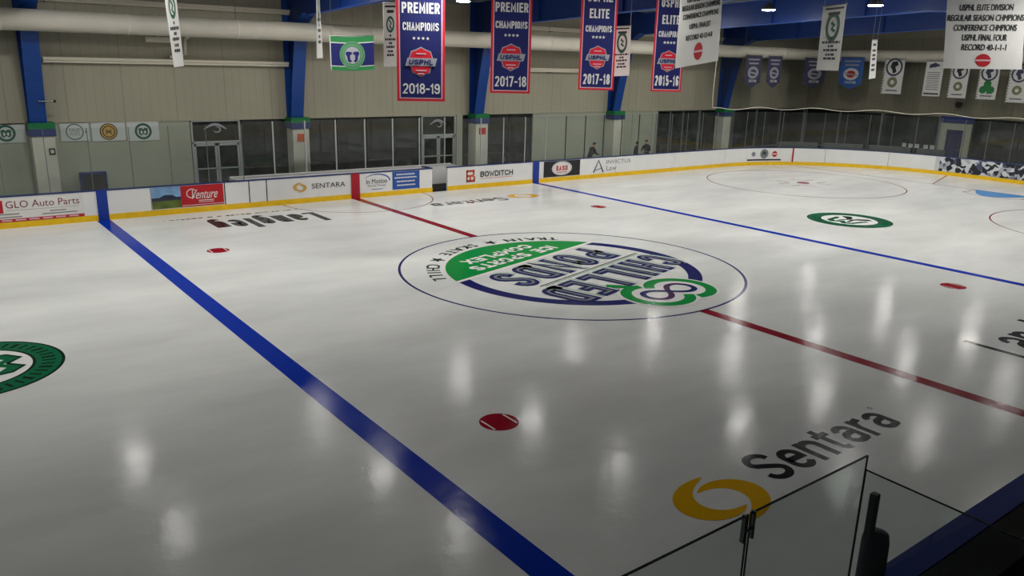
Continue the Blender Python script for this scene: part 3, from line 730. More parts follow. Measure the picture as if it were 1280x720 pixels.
# ------------------------------------------------------------------ lamps
def lamp():
    t = thing('ceiling_light', (0, 0, 0), '-', 'ceiling light', 'round high bay lights over the rink')
    b = MB(); n = 20
    b.tube([(0, 0, .02), (0, 0, .25), (0, 0, .45), (0, 0, .7), (0, 0, .95)], [.90, .88, .56, .42, .2], LAMPH, 24); b.build('housing', t, smooth=False)
    b = MB(); b.tube([(0, 0, -.06), (0, 0, -.03), (0, 0, .01)], [.72, .82, .84], LENS, 28); b.build('lens', t, 'bright white lens')
    b = MB(); b.tube([(0, 0, .95), (0, 0, 1.5)], .035, STEEL, 8); b.build('hook', t)
    return t
L0 = lamp(); first = True
LZ = 24.9
for y, rowname in ((34, 'row nearest the far wall'), (18, 'second row from the far wall'), (3, 'row over the middle of the ice'), (-11, 'fourth row from the far wall'), (-26, 'added row nearest the camera')):  # the last row is added, to brighten the near side
    for x in (-51, -30.5, -9.5, 11, 31.5, 49, 71, 92):
        if y < 0 and x < 30: continue
        if y < -20 and x > 80: continue
        z = LZ+{(71, 18): .75, (11, 34): -.6}.get((x, y), 0); q = (x, y, z)
        hid = {(11, 34): 'just right of the banner 2018-19', (49, 18): 'glowing left of the small white banner before the blue rafter', (49, 3): 'glowing high left of the large white banner at the right'}.get((x, y))
        lab = 'round high bay light, ' + (hid if hid else rowname+', '+{-51: 'first', -30.5: 'second', -9.5: 'third', 11: 'fourth', 31.5: 'fifth', 49: 'sixth', 71: 'seventh', 92: 'eighth'}[x]+' from the left')
        if first: L0.location = Vector(q)*F; L0['_o'] = q; L0['label'] = lab; first = False
        else: dup(L0, q, lab)
        b = MB(); b.tube([(x, y, z+1.45), (x, y, roof_z(y)+.05)], .03, STEEL, 6)
        par = [o for o in COL.objects if o.name.startswith('ceiling_light') and tuple(o.get('_o', ())) == q]
        b.build('drop_rod', par[0])

# ------------------------------------------------------------------ boards
T = 4*SX+4*(HW-RC)+4*ARC
ZT = 3.15
bd = thing('dasher_boards', (0, 42, 0), 'white rink boards with yellow kickplate and blue cap all round the ice', 'rink boards')
def strip(name, s0, s1, z0, z1, l0, l1, m, label=None, capm=None, step=2.0, parent=None):
    n = max(1, int(math.ceil((s1-s0)/step))); b = MB(); vs = []
    for i in range(n+1):
        s = s0+(s1-s0)*i/n
        vs += [BD(s, z0, l0), BD(s, z1, l0), BD(s, z1, l1), BD(s, z0, l1)]
    fs = [(4*i+k, 4*i+(k+1) % 4, 4*i+4+(k+1) % 4, 4*i+4+k) for i in range(n) for k in range(4)]+[(0, 1, 2, 3), (4*n+3, 4*n+2, 4*n+1, 4*n)]
    b.add(vs, fs, m); return b.build(name, parent or bd, label)
GAP = (11.45, 13.9)
edges = [-73.5, -60, -48, -38.9, -24.65, -13.7, -11.6, -.1, GAP[0]]
edges2 = [GAP[1], 28.9, 46, 60, 73.5, 84, 95, 106, 114.6, 124, 134]
for a, c in list(zip(edges[:-1], edges[1:]))+list(zip(edges2[:-1], edges2[1:])):
    strip('board_panel', a+.03, c-.03, .0, ZT, -.35, 0, BOARD)
strip('board_panel', 134, T-73.5, 0, ZT, -.35, 0, BOARD, step=3)
for a, c in ((-73.5, GAP[0]), (GAP[1], T-73.5)):
    strip('kickplate', a, c, .0, .62, 0, .06, YEL, 'yellow kickplate strip at the foot of the boards')
    strip('cap_rail', a, c, ZT, ZT+.12, -.42, .04, CAPB, 'dark blue cap rail on the boards')
strip('shelf', SX*2+SX+2*(HW-RC)+2*ARC-75, SX*3+2*(HW-RC)+2*ARC+48, ZT+.12, ZT+.2, -.75, .1, NEARCAP, 'broad blue ledge on the near boards')
def deco(name, label, fn, lift=.03):
    b = MB(); fn(b, lift); return b.build(name, bd, label, fixn=False)
deco('board_stripe', 'blue stripe of the near blue line up the far boards', lambda b, l: b.rect(BD, -30.05, -29.0, 0, ZT+.1, STRIPEB, .075))
deco('board_stripe', 'blue stripe of the far blue line up the boards', lambda b, l: b.rect(BD, 28.9, 30.1, 0, ZT+.1, STRIPEB, .075))
deco('board_stripe', 'red stripe of the centre line up the far boards', lambda b, l: b.rect(BD, -.65, .55, 0, ZT+.1, STRIPER, .075))
deco('board_stripe', 'thin red goal line mark up the end boards', lambda b, l: b.rect(BD, 88.75, 89.05, 0, ZT, STRIPER, .075, 2))
for s in (-16.6, -13.75, -11.65, 9.35):
    deco('board_joint', 'dark gap beside a gate', lambda b, l: b.rect(BD, s-.05, s+.07, .6, ZT, INK, .02))
def f(b, l):     # auto parts
    b.rect(BD, -41.5, -31.3, .72, 3.05, CANVAS, l)
    b.text(BD, 'GLO Auto Parts', -35.0, 2.02, .72, mat('print maroon', rgb(120, 30, 45), .5), 6.6, l+.01, off=0)
    b.rect(BD, -40.2, -38.55, 1.55, 2.85, REDP, l+.01); b.disc(BD, -39.4, 2.2, .52, CANVAS, l+.02, 24); b.text(BD, 'GP', -39.4, 1.98, .44, REDP, .7, l+.03, off=.02)
    b.rect(BD, -38.3, -31.8, 1.78, 1.81, INKGREY, l+.01)
    for i, (u0, u1, v) in enumerate(((-40, -37.2, 1.38), (-40, -37, 1.08), (-34.5, -33, 1.45), (-35.2, -32, 1.18))): b.rect(BD, u0, u1, v, v+.1, INKGREY, l+.01)
    b.rect(BD, -41.5, -31.35, .66, .95, REDP, l+.02)
    for i in range(8): b.rect(BD, -41.2+i*1.2, -40.3+i*1.2, .74, .87, BTRIM, l+.03)
deco('advertisement', 'white ad reading GLO Auto Parts over a red strip', f)
def f(b, l):
    b.rect(BD, -24.6, -21.5, .72, 3.1, SKYP, l); b.rect(BD, -24.6, -21.5, .72, 1.7, FIELDP, l+.01); b.rect(BD, -24.6, -21.5, 1.6, 1.95, HOUSEP, l+.015)
    b.poly(BD, [(-23.9, 1.9), (-23.2, 2.25), (-22.4, 2.2), (-21.9, 1.9)], HOUSEP, l+.015)
deco('advertisement', 'landscape photo print left of the red ad', f)
def f(b, l):
    b.rect(BD, -21.5, -16.75, .72, 3.1, REDP, l); b.text(BD, 'Venture', -18.9, 1.55, 1.05, CANVAS, 3.0, l+.01, shear=.3, off=.005)
    b.rect(BD, -19.6, -17.9, 1.32, 1.4, CANVAS, l+.01); b.rect(BD, -19.6, -17.9, 1.14, 1.2, CANVAS, l+.01); b.rect(BD, -21.4, -16.8, .86, .92, CANVAS, l+.01)
    pts = [(-20.3+.55*math.cos(a), 2.2+.5*math.sin(a)) for a in [math.radians(40+i*24) for i in range(12)]]; b.ribbon(BD, pts, .09, CANVAS, l+.01)
deco('advertisement', 'red ad with white script reading Venture', f)
def f(b, l):
    swirl(b, BD, -7.5, 1.95, .95, GOLD, l, .62)
deco('gold_swirl', 'gold swirl mark beside the word SENTARA', f)
def f(b, l): b.text(BD, 'SENTARA', -3.7, 1.7, .62, INK, 4.5, l)
deco('advertisement', 'black capitals reading SENTARA', f)
def f(b, l):
    b.text(BD, 'In Motion', 3.0, 1.75, .6, INK, 3.0, l); b.text(BD, 'Physical Therapy', 3.0, 1.3, .34, INKGREY, 2.6, l)
    b.ribbon(BD, [(3+1.9*math.cos(a), 2.1+.85*math.sin(a)) for a in [math.radians(150-i*14) for i in range(12)]], lambda t: .05+.14*t, BLUEP, l); b.rect(BD, 2.2, 3.9, .98, 1.05, BLUEP, l)
deco('advertisement', 'white ad reading In Motion Physical Therapy', f)
def f(b, l):
    b.rect(BD, 5.3, 9.35, .75, 3.1, BLUEP, l)
    for i, (w, v) in enumerate(((2.8, 2.62), (3.3, 2.2), (2.7, 1.7), (2.6, 1.2))):
        x = 7.3-w/2
        while x < 7.3+w/2: b.rect(BD, x, x+.22, v, v+.17, CANVAS, l+.01); x += .28
deco('advertisement', 'plain blue ad with rows of small white print', f)
def f(b, l):
    for r in ((17.0, 17.25, .95, 2.65), (17.0, 18.35, 2.35, 2.65), (17.0, 18.3, 1.68, 1.95), (17.0, 18.45, .95, 1.25), (18.1, 18.4, 1.9, 2.65), (18.2, 18.5, .95, 1.75), (17.55, 17.8, .95, 1.7)): b.rect(BD, *r, ORNG, l)
    b.block(BD, 'BOWDITCH', 22.3, 1.55, .78, INK, 5.8, l, sw=.2); b.rect(BD, 19.5, 25.1, 1.3, 1.36, ORNG, l)
deco('advertisement', 'white ad with an orange B reading BOWDITCH', f)
def f(b, l):
    b.rect(BD, 31.0, 38.3, .72, 3.1, INK, l); b.disc(BD, 34.6, 1.95, 2.0, CANVAS, l+.01, 40, 1.05); b.ring(BD, 34.6, 1.95, 1.75, 1.82, INKGREY, l+.02, 40, sy=.51)
    b.block(BD, 'EASD', 34.6, 1.6, .75, REDP, 2.3, l+.02, sw=.26); b.rect(BD, 33.6, 35.6, 1.32, 1.42, REDP, l+.02)
deco('advertisement', 'black ad with a white oval and red letters', f)
def f(b, l):
    b.ribbon(BD, [(41.2, .85), (42.2, 2.75), (43.3, .85)], .28, mat('print slate blue', rgb(50, 60, 90), .5), l); b.ribbon(BD, [(41.6, 1.2), (42.9, 1.5)], .15, INKGREY, l)
    b.text(BD, 'INVICTUS', 46.6, 2.1, .62, INKGREY, 5.4, l); b.text(BD, 'Law', 45.1, 1.05, .75, INKGREY, 2.2, l)
deco('advertisement', 'white ad with a grey A mark reading INVICTUS Law', f)
def f(b, l):
    b.rect(BD, 79.2, 86.6, .85, 1.12, INK, l, 4)
    b.disc(BD, 80.6, 2.05, .48, SILVER, l, 20); b.disc(BD, 80.6, 2.05, .3, INKGREY, l+.01, 20); b.disc(BD, 83, 2.1, .85, INK, l, 28); crest(b, BD, 83, 2.1, .72, l+.01, INKG, SILVER, BOARD, 28, .006); b.disc(BD, 85.2, 2.05, .55, REDP, l, 20); b.rect(BD, 84.75, 85.65, 1.95, 2.15, CANVAS, l+.01)
deco('advertisement', 'three small round emblems over a black strip', f)
deco('advertisement', 'black and white photo print of hockey players along the end boards', lambda b, l: b.rect(BD, 114.6, 150, .64, ZT-.02, CROWD, l, 30))
deco('advertisement', 'pale edge of the last plain board', lambda b, l: b.rect(BD, 113.9, 114.5, .64, ZT-.02, BOARD2, .02, 2))

# open gate leaf swung into the bench
t = thing('gate', (11.5, 42.35, 0), 'white board gate standing open at the right end of the players bench', 'gate')
b = MB(); b.box(11.35, 11.7, 42.48, 44.7, .35, ZT, BOARD); b.build('gate_panel', t, bevel=.03)
b = MB(); b.box(11.3, 11.75, 42.48, 44.7, ZT, ZT+.1, CAPB); b.build('gate_cap', t)
b = MB(); b.box(11.6, 11.85, 43.9, 44.3, 2.2, 2.4, STEEL); b.build('latch', t)

# players' bench enclosure
bench = t = thing('players_bench', (1.5, 47, 0), 'players bench enclosure with white back wall and dark seat behind the far boards', 'bench')
b = MB(); b.box(-14, 17.6, 46.9, 47.2, 0, 2.95, BOARD); b.box(17.3, 17.6, 42.4, 46.9, 0, 2.95, BOARD); b.box(-14.3, -14, 42.4, 47.2, 0, 2.95, BOARD); b.build('back_wall', t)
b = MB(); b.box(-14.3, 17.6, 46.8, 47.3, 2.95, 3.07, BOARD); b.build('ledge', t)
b = MB(); b.box(-13, 10.8, 45.5, 46.7, 1.45, 1.6, CLOTH_D)
for x in range(-12, 11, 4): b.box(x-.1, x+.1, 45.6, 46.6, 0, 1.45, STEEL)
b.build('seat', t)
b = MB(); b.box(-13.9, 17.2, 42.4, 46.8, -.01, .25, RUBBER); b.build('platform', t)

# ------------------------------------------------------------------ far glass, pane by pane
GZ0, GZ1 = ZT+.14, 9.75
def pane(name, s0, s1, S, z0, z1, l, label, m=GLASS, grp=bd, post=True, seam=None, pm=None):
    b = MB(); n = max(1, int((s1-s0)/1.3))
    b.rect(S, s0+.04, s1-.04, z0, z1, m, l, n)
    c = S((s0+s1)/2, z0, l)
    o = b.build(name, grp, label, origin=c, fixn=False); o['_o'] = tuple(c)
    if post:
        b = MB(); p = S(s1, z0, l); e = S(s1+.05, z0, l)-S(s1, z0, l); nn = S(s1, z0, 1)-S(s1, z0, 0)
        b.obox(p+Vector((0, 0, (z1-z0)/2)), e.normalized()*(seam or .05), nn*.06, Vector((0, 0, (z1-z0)/2)), pm or (ALU if not seam or seam > .06 else DARKFR))
        b.build('edge_post', o)
    return o
sl = [(-42.2, -38.2), (-38.2, -34.2), (-34.2, -30.2), (-30.2, -26.2), (-26.2, -22.2), (-22.2, -18.2), (-18.2, -14.2)]
for i, (a, c) in enumerate(sl):
    nm = ['beyond the left edge', 'above the GLO logo', 'above the words Auto Parts', 'above the near blue stripe', 'above the landscape photo print', 'above the red Venture ad', 'above the plain gate board'][i]
    pane('glass_pane', a, c, BD, GZ0, GZ1, -.15, 'clear dasher glass pane on the boards ' + nm, seam=.03, pm=STEELD)
s = 15.6; k = 0
names = ['left of the BOWDITCH lettering', 'above the BOWDITCH lettering', 'right of the BOWDITCH lettering', 'above the far blue stripe', 'above the black ad, left half', 'above the black ad, right half', 'above the A mark', 'above the word INVICTUS', 'right of the word INVICTUS']
while s < 134:
    e = s+3.93
    if k < len(names): nm = 'clear dasher glass pane ' + names[k]
    elif s < 73.5: nm = 'clear dasher glass pane over plain white boards, number %d right of the INVICTUS ad' % (k-len(names)+1)
    elif s < 114: nm = 'clear curved corner glass pane, number %d from the start of the corner' % (int((s-73.5)/3.93)+1)
    else: nm = 'clear end glass pane above the players photo print, number %d from the left' % (int((s-114)/3.93)+1)
    pane('glass_pane', s, e, BD, GZ0, GZ1, -.15, nm, seam=.055 if s < 30 else (.05 if s < 50 else .032), pm=ALU if s < 28 else (DARKFR if s < 48 else STEELD)); s = e; k += 1
BB = plane((0, 47.05, 0), (1, 0, 0), (0, 0, 1))
for i in range(7):
    a = -12.8+4.2*i; nm = ['leftmost', 'second from the left', 'third from the left', 'middle', 'third from the right', 'second from the right', 'rightmost'][i]
    pane('glass_pane', a, a+4.2, BB, 3.07, 9.6, 0, 'clear glass pane behind the players bench, ' + nm, seam=.085, grp=bench)

# ------------------------------------------------------------------ near glass
def npane(p0, p1, z0, z1, label, edge=True):
    p0, p1 = Vector((*p0, 0)), Vector((*p1, 0)); e = (p1-p0).normalized(); n = Vector((-e.y, e.x, 0)); Lh = (p1-p0).length/2; c = (p0+p1)/2; h = (z1-z0)/2
    c0 = (c.x, c.y, z0)
    b = MB(); S = plane((c.x, c.y, z0+h), e, (0, 0, 1)); b.rect(S, -Lh, Lh, -h, h, NGLASS, 0)
    o = b.build('glass_pane', bd, label, origin=c0, fixn=False); o['_o'] = c0
    b = MB()
    C = c+Vector((0, 0, z0+h))
    b.obox(C+Vector((0, 0, h)), e*Lh, n*.025, Vector((0, 0, .012)), GEDGE)
    for sx in (-1, 1): b.obox(C+e*sx*Lh, e*.008, n*.022, Vector((0, 0, h)), GEDGE)
    b.build('polished_edge', o, 'dark polished edge of the glass')
    return o
npane((-36.75, -42.35), (-32.08, -42.35), ZT+.1, 7.95, 'clear tempered glass pane at the bottom edge, left of the clipped seam')
npane((-31.98, -42.35), (-27.25, -42.35), ZT+.1, 7.95, 'clear tempered glass pane in front of the gold swirl, ending at the corner post')
npane((-27.62, -42.55), (-27.75, -47.3), ZT+.1, 7.75, 'clear return glass pane right of the dark corner post')
npane((-41.5, -42.35), (-36.85, -42.35), ZT+.1, 7.95, 'clear tempered glass pane just below the picture')
b = MB()
for x in (-32.2, -31.88):
    b.box(x-.025, x+.025, -42.40, -42.30, 7.3, 7.98, STEEL)
b.box(-32.22, -31.86, -42.385, -42.315, 7.55, 7.6, STEEL)
b.build('glass_clip', cat='clip', label='clear and steel clip joining two near glass panes at the top of the seam', origin=(-32, -42.35, 7.3))
t = thing('corner_post', (-27.2, -42.5, ZT), 'dark padded post at the corner of the near glass', 'post')
b = MB()
b.tube([(-26.85, -42.72, ZT+.22), (-26.85, -42.72, 3.8), (-26.88, -42.72, 5.55), (-26.88, -42.72, 5.78), (-26.88, -42.72, 5.85)], [.34, .36, .34, .3, .12], mat('post pad navy', rgb(16, 28, 52), .7), 16)
b.build('pad', t, 'dark navy round padding', smooth=True)
b = MB(); b.box(-27.2, -26.98, -42.72, -42.52, 5.6, 6.95, mat('post metal dark', rgb(42, 50, 50), .5)); b.build('upright', t, 'thin dark metal upright', bevel=.03)

# ------------------------------------------------------------------ netting at the end
NETM = bpy.data.materials.new('net'); NETM.use_nodes = True
nt = NETM.node_tree; nt.nodes.clear()
o_ = nt.nodes.new('ShaderNodeOutputMaterial'); tr = nt.nodes.new('ShaderNodeBsdfTransparent'); df = nt.nodes.new('ShaderNodeBsdfDiffuse'); df.inputs[0].default_value = (*rgb(40, 42, 40), 1)
g_ = nt.nodes.new('ShaderNodeUVMap'); sx_ = nt.nodes.new('ShaderNodeSeparateXYZ'); nt.links.new(g_.outputs[0], sx_.inputs[0])
def mm(op, a, v):
    n = nt.nodes.new('ShaderNodeMath'); n.operation = op; nt.links.new(a, n.inputs[0])
    if isinstance(v, float): n.inputs[1].default_value = v
    else: nt.links.new(v, n.inputs[1])
    return n.outputs[0]
l1 = mm('LESS_THAN', mm('FRACT', sx_.outputs[0], 0.), .10); l2 = mm('LESS_THAN', mm('FRACT', sx_.outputs[1], 0.), .10)
mxn = mm('MAXIMUM', l1, l2); ms = nt.nodes.new('ShaderNodeMixShader'); nt.links.new(mxn, ms.inputs[0]); nt.links.new(tr.outputs[0], ms.inputs[1]); nt.links.new(df.outputs[0], ms.inputs[2]); nt.links.new(ms.outputs[0], o_.inputs[0])
t = thing('protective_net', (101.5, 0, 10.4), 'thin dark protective netting hung above the end glass with a pale rope hem', 'netting')
def nz(s): return 10.35+.22*math.cos((s-70)/11*2*PI)
ss = [69.2+i*1.0 for i in range(92)]
me = bpy.data.meshes.new('net'); vs = []; uvs = []; fs = []
for s in ss:
    a = BD(s, 0, -.3); zt_ = rz(a.y)-.2
    vs += [(a.x, a.y, nz(s)), (a.x, a.y, zt_)]; uvs += [(s*6, nz(s)*6), (s*6, zt_*6)]
fs = [(2*i, 2*i+2, 2*i+3, 2*i+1) for i in range(len(ss)-1)]
me.from_pydata([tuple((Vector(v)-Vector(t['_o']))*F) for v in vs], [], fs); me.materials.append(NETM)
uvl = me.uv_layers.new(name='UVMap')
for lp in me.loops: uvl.data[lp.index].uv = uvs[lp.vertex_index]
no = bpy.data.objects.new('mesh_panel', me); COL.objects.link(no); no.parent = t
b = MB(); rp = [tuple(BD(s, nz(s), -.3)) for s in ss]
b.tube([(rp[0][0]-.3, rp[0][1], rz(42))]+[(rp[0][0]-.2+.1*math.sin(k), rp[0][1], rz(42)-(rz(42)-nz(69.2))*k/6) for k in range(1, 6)]+rp, .055, PIPE, 6); b.build('hem_rope', t, 'pale rope hem of the netting')

# ------------------------------------------------------------------ banners
def cloth(o, e1, e2, w, h, amp=.05, k=2.2, ph=0, tilt=0):
    o, e1, e2 = Vector(o), Vector(e1).normalized(), Vector(e2).normalized(); n = e1.cross(e2)
    def S(u, v, l=0):
        return o+e1*u+e2*v+n*(l+amp*math.sin(k*u+.25*v+ph))
    return S
def cloth_body(S, w, h, m, name, par, label=None):
    b = MB(); b.rect(S, -w/2, w/2, -h, 0, m, 0, 14, 10); b.rect(S, -w/2, w/2, -h, 0, m, -.03, 14, 10)
    for a, c, d, e in ((-w/2, -w/2, -h, 0), (w/2, w/2, -h, 0)):
        b.add([S(a, -h+(h)*j/10, l) for j in range(11) for l in (0, -.03)], [(2*j, 2*j+1, 2*j+3, 2*j+2) for j in range(10)], m)
    for v in (-h, 0):
        b.add([S(-w/2+w*j/14, v, l) for j in range(15) for l in (0, -.03)], [(2*j, 2*j+1, 2*j+3, 2*j+2) for j in range(14)], m)
    return b.build(name, par, label, fixn=False, smooth=False)
def hang(par, S, w, top):
    for a in (-w/2+.1, w/2-.1):
        p = S(a, 0, 0); b = MB(); b.tube([(p.x, p.y, p.z-.05), (p.x, p.y, roof_z(p.y)+.02)], .015, STEEL, 5); b.build('cord', par)
    p, q = S(-w/2-.1, 0, 0), S(w/2+.1, 0, 0); b = MB(); b.tube([p, q], .05, STEEL, 8); b.build('top_rod', par)
def frame_at(c, face):
    """axes of a banner whose front looks along angle face (degrees, world xy)"""
    a = math.radians(face); n = Vector((math.cos(a), math.sin(a), 0)); e1 = Vector((0, 0, 1)).cross(n); return e1
def shield(b, S, u, v, r, l):
    P = []
    for i in range(16):
        a = 2*PI*i/16+PI/2; R = r*(1.0 if i % 2 == 0 else .90)
        x, y = R*math.cos(a), R*math.sin(a)*1.05
        P.append((x*(1 if y > -.3*r else .88), y))
    b.poly(S, [(u+x*1.09, v+y*1.09) for x, y in P], SILVER, l); b.poly(S, [(u+x, v+y) for x, y in P], BRED, l+.04)
    b.poly(S, [(u-1.22*r, v-.30*r), (u+1.08*r, v-.30*r), (u+1.24*r, v+.30*r), (u-1.05*r, v+.30*r)], SILVER, l+.08)
    b.block(S, 'USPHL', u, v-.19*r, .38*r, BNAVY, 1.85*r, l+.13, sw=.24, shear=.15)
    for dv, w in ((.62, .75), (-.62, .85), (-.85, .5)): b.rect(S, u-w*r/2, u+w*r/2, v+dv*r-.05*r, v+dv*r+.04*r, BTRIM, l+.08)
def star(b, S, u, v, r, m, l):
    b.poly(S, [(u+(r if i % 2 == 0 else r*.42)*math.sin(PI*i/5), v+(r if i % 2 == 0 else r*.42)*math.cos(PI*i/5)) for i in range(10)], m, l)
def big_banner(uc, v_bot, dist, wpx, face_off, lines, year, label, hpx, wave=.03):
    p = at_dist(uc, v_bot, dist); face = math.degrees(math.atan2(CY-p.y, CX-p.x))+face_off
    sc = (p-CAM).dot(fw)/FP; w = wpx*sc/max(.3, math.cos(math.radians(face_off))); h = hpx*sc
    e1 = frame_at(p, face); top = (p.x, p.y, p.z+h)
    S = cloth(top, e1, (0, 0, 1), w, h, wave, 1.5, uc)
    t = thing('hanging_banner', top, label, 'banner', 'blue and red championship banners')
    cloth_body(S, w, h, BRED, 'cloth', t)
    b = MB(); m = .05*w
    b.rect(S, -w/2+m, w/2-m, -h+m, -m, BTRIM, .012, 14, 10); b.rect(S, -w/2+m*1.5, w/2-m*1.5, -h+m*1.5, -m*1.5, BNAVY, .024, 14, 10); b.build('navy_field', t, 'navy field inside a red border', fixn=False)
    k = h/hpx; kw = w/wpx
    for tx, vb, hh, ww in lines+[(year, year_v, 12.5, year_w)]:
        b = MB(); b.block(S, tx, .3*kw if tx == year else 0, -h+vb*k, hh*k, BW, ww*kw, .05, sw=.15 if tx == year else (.18 if len(tx) < 8 else .16), gap=.55)
        b.build('lettering', t, 'white lettering '+tx, fixn=False)
    for i in range(4):
        b = MB(); star(b, S, (i-1.5)*star_d*kw, -h+star_v*k, 2.2*k, BW, .06); b.build('star', t, 'small white star', fixn=False)
    b = MB(); shield(b, S, 0, -h+sh_v*k, sh_r*k, .045); b.build('shield_emblem', t, 'red shield emblem reading USPHL', fixn=False)
    hang(t, S, w, 0); return t
year_v, year_w, star_d, star_v, sh_v, sh_r = 9, 46, 5.6, 75, 47, 16
big_banner(526.5, 126.5, 68, 59, 6, [('CHAMPIONS', 84, 9.5, 44), ('PREMIER', 104, 12.5, 46), ('USPHL', 126, 12.5, 36)], '2018-19', 'large blue banner with red border reading PREMIER CHAMPIONS 2018-19', 148)
year_v, year_w, star_d, star_v, sh_v, sh_r = 8, 39, 4.8, 69, 43, 14.5
big_banner(637.5, 116.5, 80, 49.5, 8, [('CHAMPIONS', 77, 8.5, 39), ('PREMIER', 96, 11, 40), ('USPHL', 116, 11, 32)], '2017-18', 'large blue banner with red border reading PREMIER CHAMPIONS 2017-18', 136)
year_v, year_w, star_d, star_v, sh_v, sh_r = 7, 33, 4.2, 63, 39, 12.5
big_banner(744.5, 112.5, 87, 44, 12, [('CHAMPIONS', 69, 7.5, 32), ('ELITE', 85, 11, 24), ('USPHL', 104, 10.5, 31)], '2017-18', 'large blue banner with red border reading USPHL ELITE CHAMPIONS 2017-18', 126)
year_v, year_w, star_d, star_v, sh_v, sh_r = 7, 29, 3.8, 58.5, 36.5, 11.5
big_banner(832, 114.5, 89.5, 37, 18, [('CHAMPIONS', 65, 7, 27), ('ELITE', 80, 10.5, 21), ('USPHL', 99.5, 10.5, 25)], '2015-16', 'large blue banner with red border reading USPHL ELITE CHAMPIONS 2015-16, partly behind a white banner', 122)

def white_banner(top_l, top_r, bot_r, bot_l, d_l, d_r, label, fn, group='white championship banners', cords=True):
    """corners in the photo at their two distances"""
    TL, TR, BR, BL = at_dist(*top_l, d_l), at_dist(*top_r, d_r), at_dist(*bot_r, d_r), at_dist(*bot_l, d_l)
    o = thing('hanging_banner', tuple((TL+TR)/2), label, 'banner', group)
    w = ((TR-TL).length+(BR-BL).length)/2; h = ((TL-BL).length+(TR-BR).length)/2
    nrm = (TR-TL).cross(TL-BL).normalized()
    def S(u, v, l=0):
        a = u/w+.5; c = -v/h
        P = TL*(1-a)*(1-c)+TR*a*(1-c)+BR*a*c+BL*(1-a)*c
        return P+nrm*(l+.02*math.sin(2.1*u+.6*v)*c)
    cloth_body(S, w, h, CANVAS, 'cloth', o)
    for nm, g in (fn if isinstance(fn, list) else [('printing', fn)]):
        b = MB(); g(b, S, w, h); b.build(nm, o, fixn=False)
    if cords: hang(o, S, w, 0)
    return o
rows = (('2015-16', 0.2854, .40), ('USPHL ELITE DIVISION', 0.3634, .7), ('REGULAR SEASON CHAMPIONS', 0.4413, .9), ('CONFERENCE CHAMPIONS', 0.5258, .84), ('USPHL FINALIST', 0.6297, .50), ('RECORD 42-12-4-8', 0.7402, .62))
R1 = [('lettering', (lambda T_: lambda b, S, w, h: b.text(S, T_[0], 0, -h*T_[1], h*.052, INK, w*T_[2], .03, off=.035))(r_)) for r_ in rows]
def f2(b, S, w, h): crest(b, S, 0, -h*.14, w*.28, .03, INKG, SILVER, CANVAS, 36, .01)
def f3(b, S, w, h):
    b.disc(S, 0, -h*.865, w*.10, REDP, .03, 20, w*.155); b.rect(S, -w*.1, w*.1, -h*.875, -h*.855, BTRIM, .045)
white_banner((854.5, -42), (906.5, -52), (897.5, 76), (844, 85.5), 83, 86.5, 'large white banner hanging askew over the blue 2015-16 banner, reading RECORD 42-12-4-8', R1+[('crest', f2), ('red_emblem', f3)])
rows = (('2014-15', 0.4044, .27), ('USPHL ELITE DIVISION', 0.4983, .68), ('REGULAR SEASON CHMPIONS', 0.5866, .97), ('CONFERENCE CHMPIONS', 0.6707, .80), ('USPHL FINAL FOUR', 0.7548, .57), ('RECORD 40-1-1-1', 0.8388, .57))
R2 = [('lettering', (lambda T_: lambda b, S, w, h: b.text(S, T_[0], 0, -h*T_[1], h*.054, INK, w*T_[2], .03, off=.035, shear=.1))(r_)) for r_ in rows]
def f2(b, S, w, h): b.disc(S, 0, -h*.24, w*.18, INKG, .03, 30, w*.16); b.ring(S, 0, -h*.24, w*.10, w*.13, SILVER, .04, 30)
def f3(b, S, w, h):
    b.disc(S, 0, -h*.925, w*.098, REDP, .03, 16, w*.082); b.rect(S, -w*.1, w*.1, -h*.932, -h*.918, BTRIM, .045)
white_banner((1188, -60), (1288, -63), (1277, 87), (1179, 85.5), 82, 85, 'large white banner at the top right corner, reading RECORD 40-1-1-1', R2+[('crest', f2), ('red_emblem', f3)])
def small_top(b, S, w, h):
    b.rect(S, -w*.40, w*.40, -h*.065, -h*.035, INK, .02); b.rect(S, -w*.25, w*.25, -h*.15, -h*.105, INK, .02)
def small_crest(b, S, w, h):
    b.ring(S, 0, -h*.33, w*.20, w*.30, INKG, .02, 30, sy=1.55); b.ribbon(S, [(-w*.08, -h*.26), (w*.06, -h*.31), (-w*.04, -h*.36), (w*.1, -h*.40)], w*.1, INKG, .022)
def small_lines(b, S, w, h, n=6):
    vs = [.50, .56, .62, .68, .75, .81, .87][:n]
    for i, v in enumerate(vs):
        ww = (.12, .8, .25, .62, .4, .55, .3)[i]; x = -w*ww/2
        rnd = random.Random(i*7)
        while x < w*ww/2-.02: dx = rnd.uniform(.07, .22)*w; b.rect(S, x, min(x+dx, w*ww/2), -h*(v+.022), -h*(v-.012), INK, .02); x += dx+.03*w
small_print = [('heading', small_top), ('crest', small_crest), ('printing', small_lines)]
WBG = 'small white record banners'
white_banner((203, -28), (217, -30), (230.5, 82.5), (217.5, 84), 62, 63.5, 'narrow white banner at the top left, tilted, in front of the air duct', small_print, WBG)
white_banner((395, -40), (397, -40), (403.5, 72.5), (396.5, 73), 66, 70, 'white banner seen almost edge on, left of the green and blue flag', small_print, WBG)
white_banner((479, 4), (496, 4), (496, 83), (480, 83.5), 78, 79, 'narrow white banner tucked behind the left edge of the PREMIER 2018-19 banner', small_print, WBG)
white_banner((767.5, 33), (789, 32), (786.5, 94.5), (765, 95.5), 92, 93.5, 'small white banner just right of the ELITE 2017-18 banner', small_print, WBG)
